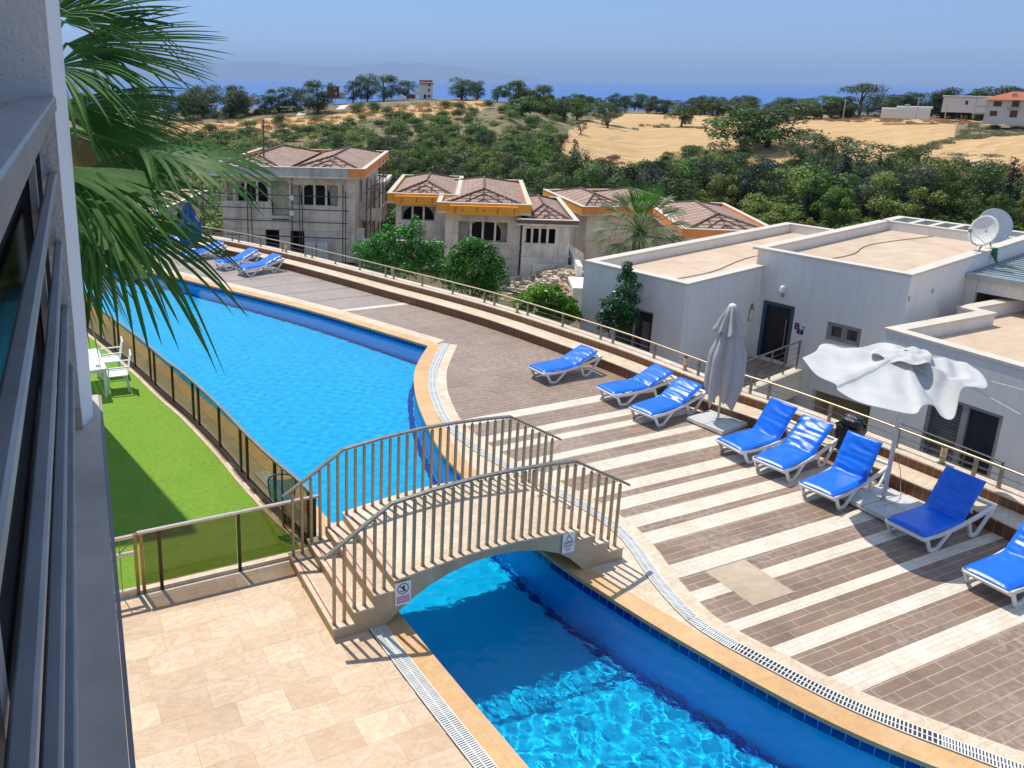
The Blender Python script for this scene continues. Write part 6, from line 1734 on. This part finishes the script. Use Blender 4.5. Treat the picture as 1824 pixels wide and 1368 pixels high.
for (h_, t_, Dh, Dt, tilt, sp, n_, mt_, dr_, td_) in FR_:
    H_ = atD(*h_, Dh); T_ = atD(*t_, Dt); d_ = T_ - H_; pv = Vector(d_).normalized(); vert = Vector((0, 0, 1)) - pv * pv.z; vert.normalize()
    side = vert * math.cos(R_(tilt)) + vsd * math.sin(R_(tilt)); frond(CR, H_, d_ + Vector((0, 0, d_.length * (dr_ + .02))), side, d_.length * .98, n_, sp, mt_, pm, rp, droop=dr_, base=.52, fold=.3, tipdroop=td_ * .32)
for k in range(14):        # the far side of the crown, behind the wall
    a = R_(100 + 17 * k); e = Vector((math.cos(a), math.sin(a), rp.uniform(-.6, .7))).normalized(); frond(CR, CR + e * .9, e, (-e.y, e.x, 0), .95, 22, 1.0, 'palm', pm, rp, droop=.15, tipdroop=.4)
mb = MB(); mb.tube([(CR.x, CR.y, 0), (CR.x + .04, CR.y, 2.5), (CR.x, CR.y, 5), tuple(CR)], [.24, .17, .15, .19], 12); mb.build('trunk', MT['bark'], pm)
pg = empty('fan_palm', (0, 0, 0), 0, label='dusty fan palm with bright upright centre leaves behind the flat roofed house', cat='palm')
C2 = atD(1140, 412, 37.); rp = np.random.RandomState(21)
for k in range(34):
    a = k * 2.4; el = [1.25, .95, .6, .3, .0, -.3, -.65][k * 7 // 34]; e = Vector((math.cos(a) * math.cos(el), math.sin(a) * math.cos(el), math.sin(el)))
    mt_ = 'palmb' if el > 1.1 else ('palm2' if el > -.5 else 'palmd'); L = 1.25 if el < 1 else .75
    frond(C2, C2 + e * L, e, (-math.sin(a), math.cos(a), 0), 1.25 if el < 1.1 else 1.5, 22, .95 if el < 1.1 else .55, mt_, pg, rp, droop=.28 if el < 1 else .02, tipdroop=.55 if el < 1 else .05, base=.45)
MB().tube([(C2.x, C2.y, -6.6), (C2.x, C2.y, -3), tuple(C2)], [.32, .26, .3], 12).build('trunk', MT['bark'], pg)
# ---------------------------------------------------------------- small buildings far off
MT['farwhite'] = simple('far_white_wall', (.62, .60, .56), .8, var=.05); MT['farbeige'] = simple('far_beige_wall', (.50, .42, .32), .85, var=.1); MT['fargrey'] = simple('far_concrete', (.42, .40, .37), .85, var=.1)
MT['redroof'] = simple('far_red_roof', (.42, .12, .06), .8, var=.2, scale=2); MT['redwood'] = simple('dark_red_wood', (.13, .035, .025), .7, var=.2, scale=3)


def far_frame(x, yb, D=None):
    p, d = march(x, yb)
    if p is None or D: q = atD(x, yb, D or 255.); p = (q.x, q.y, q.z)
    a = math.degrees(math.atan2(p[1], p[0])) - 90; f = FR((p[0], p[1]), a); return f, p[2], math.hypot(p[0], p[1]) / FOC
def far_box(t, f, z, k, x0, x1, h0, h1, mat, nm, b0=0., dep=5.):
    mb = MB(); f.box(mb, x0 * k, x1 * k, b0, b0 + dep, z + h0 * k, z + h1 * k); return mb.build(nm, MT[mat], t)
# white tower house
f, z, k = far_frame(757, 178); t = empty('tower_house', label='white three storey tower house with red eaves on the ridge', cat='house')
far_box(t, f, z - 1, k, -10, 13, 0, 36, 'farwhite', 'wall'); far_box(t, f, z - 1, k, -12, 15, 32.5, 34, 'redroof', 'eave', -.5, 6); far_box(t, f, z - 1, k, -11, 12, 36, 39, 'redroof', 'roof'); far_box(t, f, z - 1, k, -17, -10.1, 14, 22, 'farwhite', 'side_wing', .5, 3.5); far_box(t, f, z - 1, k, -32, -17.1, 8, 15, 'redwood', 'porch', .5, 3.5)
for q in ((5, 9, 29, 32), (5, 8, 20, 25), (-2, 2, 8, 15), (5, 9, 10, 14)): far_box(t, f, z - 1, k, q[0], q[1], q[2], q[3], 'dark', 'window', -.05, .04)
t = empty('garden_wall', label='long grey retaining wall in front of the white tower house', cat='wall'); far_box(t, f, z - 1.6, k, -62, -6, 0, 10, 'fargrey', 'wall_panel', -3, .4)
t = empty('tent', label='small pale pitched tent left of the white tower house', cat='tent'); mb = MB(); a = [f.p(q * k, b, z - 1 + h * k) for q, h in ((-50, 8), (-32, 8), (-41, 15)) for b in (-1.5, 1.5)]; mb.add(a, [(0, 2, 4), (1, 5, 3), (0, 4, 5, 1), (2, 3, 5, 4)]); mb.build('canvas', MT['farwhite'], t)
f, z, k = far_frame(595, 176); t = empty('cabin', label='dark red wooden cabin on the ridge with a small antenna on its roof', cat='cabin')
far_box(t, f, z - 1, k, -12, 9, 6, 26, 'redwood', 'wall'); far_box(t, f, z - 1, k, -14, 12, 26, 28, 'fargrey', 'roof', -.4, 6); far_box(t, f, z - 1, k, 9.1, 20, 5, 16, 'fargrey', 'annex', .5, 3); far_box(t, f, z - 1, k, 2, 5, 12, 17, 'farbeige', 'window', -.05, .04)
MB().tube([f.p(-4 * k, 1, z + 26 * k - 1), f.p(-4 * k, 1, z + 35 * k - 1)], .05, 5).tube([f.p(-9 * k, 1, z + 30 * k - 1), f.p(-1 * k, 1, z + 34 * k - 1)], .04, 5).build('antenna', MT['scaf'], t)
f, z, k = far_frame(448, 205); t = empty('ruined_hut', label='beige ruined block hut with a white canopy on the left ridge', cat='hut')
far_box(t, f, z, k, -8, 4, 14, 31, 'farbeige', 'wall'); far_box(t, f, z, k, -8, -5, 0, 13.9, 'farbeige', 'pillar'); far_box(t, f, z, k, 4.1, 14, 17, 27, 'farbeige', 'side_wing', .5, 3); far_box(t, f, z, k, -6, 12, 11, 13, 'farwhite', 'canopy', -2.5, 2.3)
f, z, k = far_frame(380, 208); t = empty('pavilion', label='small white pillared pavilion on the left ridge', cat='pavilion')
for q in (-8, -2, 5): far_box(t, f, z, k, q, q + 2, 0, 18, 'farwhite', 'pillar', 0, .5)
far_box(t, f, z, k, -10, 9, 18.1, 21, 'fargrey', 'roof', -.5, 3); far_box(t, f, z, k, 1, 4.8, 0, 17, 'fargrey', 'wall', .1, 1)
t = empty('garden_wall', label='pale low wall beside the ridge pavilion', cat='wall'); far_box(t, f, z, k, -22, 26, -3, 4, 'fargrey', 'wall_panel', -1.5, .3)
f, z, k = far_frame(513, 201); t = empty('carport', label='flat dark carport roof on posts on the ridge', cat='carport'); far_box(t, f, z, k, -14, 14, 9, 11, 'fargrey', 'roof', -1, 5)
for q in (-12, 11): far_box(t, f, z, k, q, q + 1.5, 0, 8.9, 'scaf', 'post', -.5, .3)
f, z, k = far_frame(1790, 214, 262.); t = empty('red_roofed_house', label='white two storey house with red tiled roof and balconies at the right edge', cat='house')
far_box(t, f, z, k, -24, 40, -6, 27, 'farwhite', 'wall', 0, 9)
mb = MB(); a = [f.p(q * k, b, z + h * k) for q, b, h in ((-30, -1.5, 27.2), (46, -1.5, 27.2), (46, 10.5, 27.2), (-30, 10.5, 27.2), (2, 4.5, 38), (14, 4.5, 38))]; mb.add(a, [(0, 1, 5, 4), (1, 2, 5), (2, 3, 4, 5), (3, 0, 4), (0, 3, 2, 1)]); mb.build('roof', MT['redroof'], t)
for q in ((-16, -7, 18, 25), (-18, -10, 5, 12), (4, 12, 18, 26), (4, 12, 4, 13), (22, 30, 17, 25)): far_box(t, f, z, k, *q, 'redwood', 'window', -.06, .05)
for q in ((-38, -24.2, 17, 19), (-0, 14, 15, 17), (-38, -24.2, 7, 8)): far_box(t, f, z, k, *q, 'fargrey', 'balcony', -1.2, 1.1)
far_box(t, f, z, k, 2, 8, 32, 36, 'fargrey', 'solar_panel', 1., .3)
f, z, k = far_frame(1740, 192, 300.); t = empty('low_building', label='long low white flat building left of the red roofed house', cat='building'); far_box(t, f, z, k, -40, 22, -7, 14, 'farwhite', 'wall', 0, 8); far_box(t, f, z, k, -42, 24, 14.1, 15.4, 'fargrey', 'roof', -.4, 9); far_box(t, f, z, k, -14, -11, 4, 9, 'dark', 'window', -.06, .05)
f, z, k = far_frame(1606, 206, 285.); t = empty('low_building', label='small white flat building with roof tank right of the umbrella pine', cat='building'); far_box(t, f, z, k, -26, 34, -4, 10, 'farwhite', 'wall', 0, 6); far_box(t, f, z, k, -8, 36, 10.2, 13, 'farwhite', 'upper_wall', 1, 5); far_box(t, f, z, k, 2, 8, 13.1, 16, 'fargrey', 'roof_tank', 2, 1)
f, z, k = far_frame(1700, 232); gw = None
for i, (x, yb, hh, lb) in enumerate(((1632, 206, 26, 'utility pole left of the low white buildings'), (1734, 205, 26, 'utility pole beside the red roofed house'), (1502, 206, 24, 'utility pole near the umbrella pine'), (1684, 204, 14, 'short post in the dry grass'))):
    f, z, k = far_frame(x, yb, 270.); tag(MB().tube([f.p(0, 0, z - 1), f.p(0, 0, z + hh * k)], .13, 6).tube([f.p(-.7, 0, z + hh * k * .94), f.p(.7, 0, z + hh * k * .94)], .06, 5).build('utility_pole', MT['fargrey']), lb, 'pole')
# sandy tracks
for nm, pts in (('dirt_track', [(536, 207), (541, 196), (545, 186), (548, 178)]), ('dirt_track', [(606, 196), (614, 188), (622, 182), (630, 178)]), ('dirt_track', [(1640, 214), (1690, 207), (1740, 210), (1800, 214)])):
    P_ = [march(*q)[0] for q in pts]; P_ = [p for p in P_ if p is not None]
    if len(P_) > 1:
        A = smoothline([(p[0], p[1]) for p in P_], 4); w1, w2 = offs(A, 1.2), offs(A, -1.2); mb = MB(); n = len(A)
        mb.add([(x, y, ground(x, y) + .12) for x, y in w1] + [(x, y, ground(x, y) + .12) for x, y in w2], [(i, i + 1, n + i + 1, n + i) for i in range(n - 1)]); structure(mb.build(nm, MT['coping']))
# lattice mast seen through the fronds
f, z, k = far_frame(148, 205, 120.); t = empty('lattice_tower', label='pale lattice tower behind the palm fronds at the left', cat='tower')
mb = MB(); zt = 7.5 + (139 - 112) / FOC * 120
for q in (-.7, .7):
    for b in (0, 1.4): mb.tube([f.p(q, b, -9), f.p(q, b, zt)], .12, 5)
for i in range(9): zz = 2 + i * (zt - 2) / 8; mb.tube([f.p(-.7, 0, zz), f.p(.7, 0, zz)], .06, 4)
mb.build('mast', MT['farwhite'], t); mb = MB(); f.box(mb, -2.4, 2.4, -.3, 1.7, zt - 1.2, zt - 1.05); mb.build('platform', MT['farwhite'], t)
# rubble
MT['rubble'] = simple('rubble_blocks', (.56, .47, .35), .95, var=.3, scale=1.5)
r = random.Random(3); mb = MB(); c = f3.p(8.6, -1.5, -5.2)
for k in range(420):
    x, y = r.gauss(0, 2.2), r.gauss(0, 1.6); h_ = 1.1 * math.exp(-(x * x + y * y) / 6); s = r.uniform(.08, .35); mb.box((c.x + x, c.y + y, -5.9 + h_ + r.uniform(0, .3)), (s, s * r.uniform(.5, 1), s * r.uniform(.4, .8)), r.uniform(0, 3))
tag(mb.build('rubble', MT['rubble']), 'pile of pale rubble and broken blocks between the unfinished villas', 'rubble', kind='stuff')
mb = MB(); n1 = 24; vs = []
for i in range(n1):
    for j in range(n1):
        u, v = (i / (n1 - 1) - .5) * 2, (j / (n1 - 1) - .5) * 2; q = math.exp(-(u * u + v * v) * 1.8); vs.append((c.x + u * 3.2, c.y + v * 2.6, -6.3 + 1.7 * q + .12 * math.sin(7 * u + 3 * v) * q))
mb.add(vs, [(i * n1 + j, (i + 1) * n1 + j, (i + 1) * n1 + j + 1, i * n1 + j + 1) for i in range(n1 - 1) for j in range(n1 - 1)]); tag(mb.build('sand_heap', MT['dirt'], smooth=True), 'sandy spoil heap between the unfinished villas', 'sand heap', kind='stuff')
# ---------------------------------------------------------------- air
hz = bpy.data.materials.new('haze'); hz.use_nodes = True; ht = hz.node_tree; ht.nodes.remove(ht.nodes['Principled BSDF'])
pv = ht.nodes.new('ShaderNodeVolumePrincipled'); pv.inputs['Color'].default_value = (.52, .70, 1., 1); pv.inputs['Density'].default_value = 5.5e-5; pv.inputs['Anisotropy'].default_value = .0
ht.links.new(pv.outputs[0], ht.nodes['Material Output'].inputs['Volume'])
mb = MB(); mb.box((1000, 34000, 350), (150000, 80000, 980)); hb = mb.build('haze', hz); hb['kind'] = 'stuff'; hb['label'] = 'pale blue haze over the far hills and sea'; hb['category'] = 'haze'
SC.cycles.volume_bounces = 0

# ---------------------------------------------------------------- labels that tell the repeated trees and shrubs apart
ORD = ['first', 'second', 'third', 'fourth', 'fifth', 'sixth', 'seventh', 'eighth', 'ninth', 'tenth', 'eleventh', 'twelfth', 'thirteenth', 'fourteenth', 'fifteenth', 'sixteenth', 'seventeenth', 'eighteenth', 'nineteenth', 'twentieth']
LM = [(420, 'above the palm fronds'), (560, 'above the grey villa roof'), (700, 'right of the grey villa'), (860, 'above the orange yellow villa'), (960, 'above the yellow villa'), (1060, 'above the narrow villa'), (1180, 'above the background palm'), (1320, 'above the brown tiled roof'), (1440, 'above the left sandy roof'), (1560, 'left above the main sandy roof'), (1680, 'above the main sandy roof'), (1780, 'above the satellite dishes'), (3000, 'at the right edge')]
KW = {'pine_tree': 'pine', 'conifer_tree': 'pointed conifer', 'broadleaf_tree': 'leafy tree', 'olive_tree': 'olive tree', 'shrub': 'shrub', 'umbrella_pine': 'pine'}
bk_ = {}
for o in [o for o in COL.objects if str(o.get('label', '')).startswith('@')]:
    px, py = pix(o.location); lm = next(t for a, t in LM if px < a); kw = KW[o.name.split('.')[0]]
    wh = {'@valley': 'in the upper valley' if py < 290 else ('in the middle valley' if py < 340 else 'low in the valley'), '@belt': 'on the skyline', '@shrub': 'high on the hillside' if py < 225 else ('halfway down the hillside' if py < 260 else 'low on the hillside')}[o['label']]
    bk_.setdefault((kw, wh, lm), []).append((px, o))
for (kw, wh, lm), L in bk_.items():
    L.sort(key=lambda q: q[0])
    for i, (px, o) in enumerate(L):
        o['label'] = (kw + ' ' + wh + ' ' + lm) if len(L) == 1 else ORD[min(i, 19)] + ' ' + kw + ' from the left ' + wh + ' ' + lm
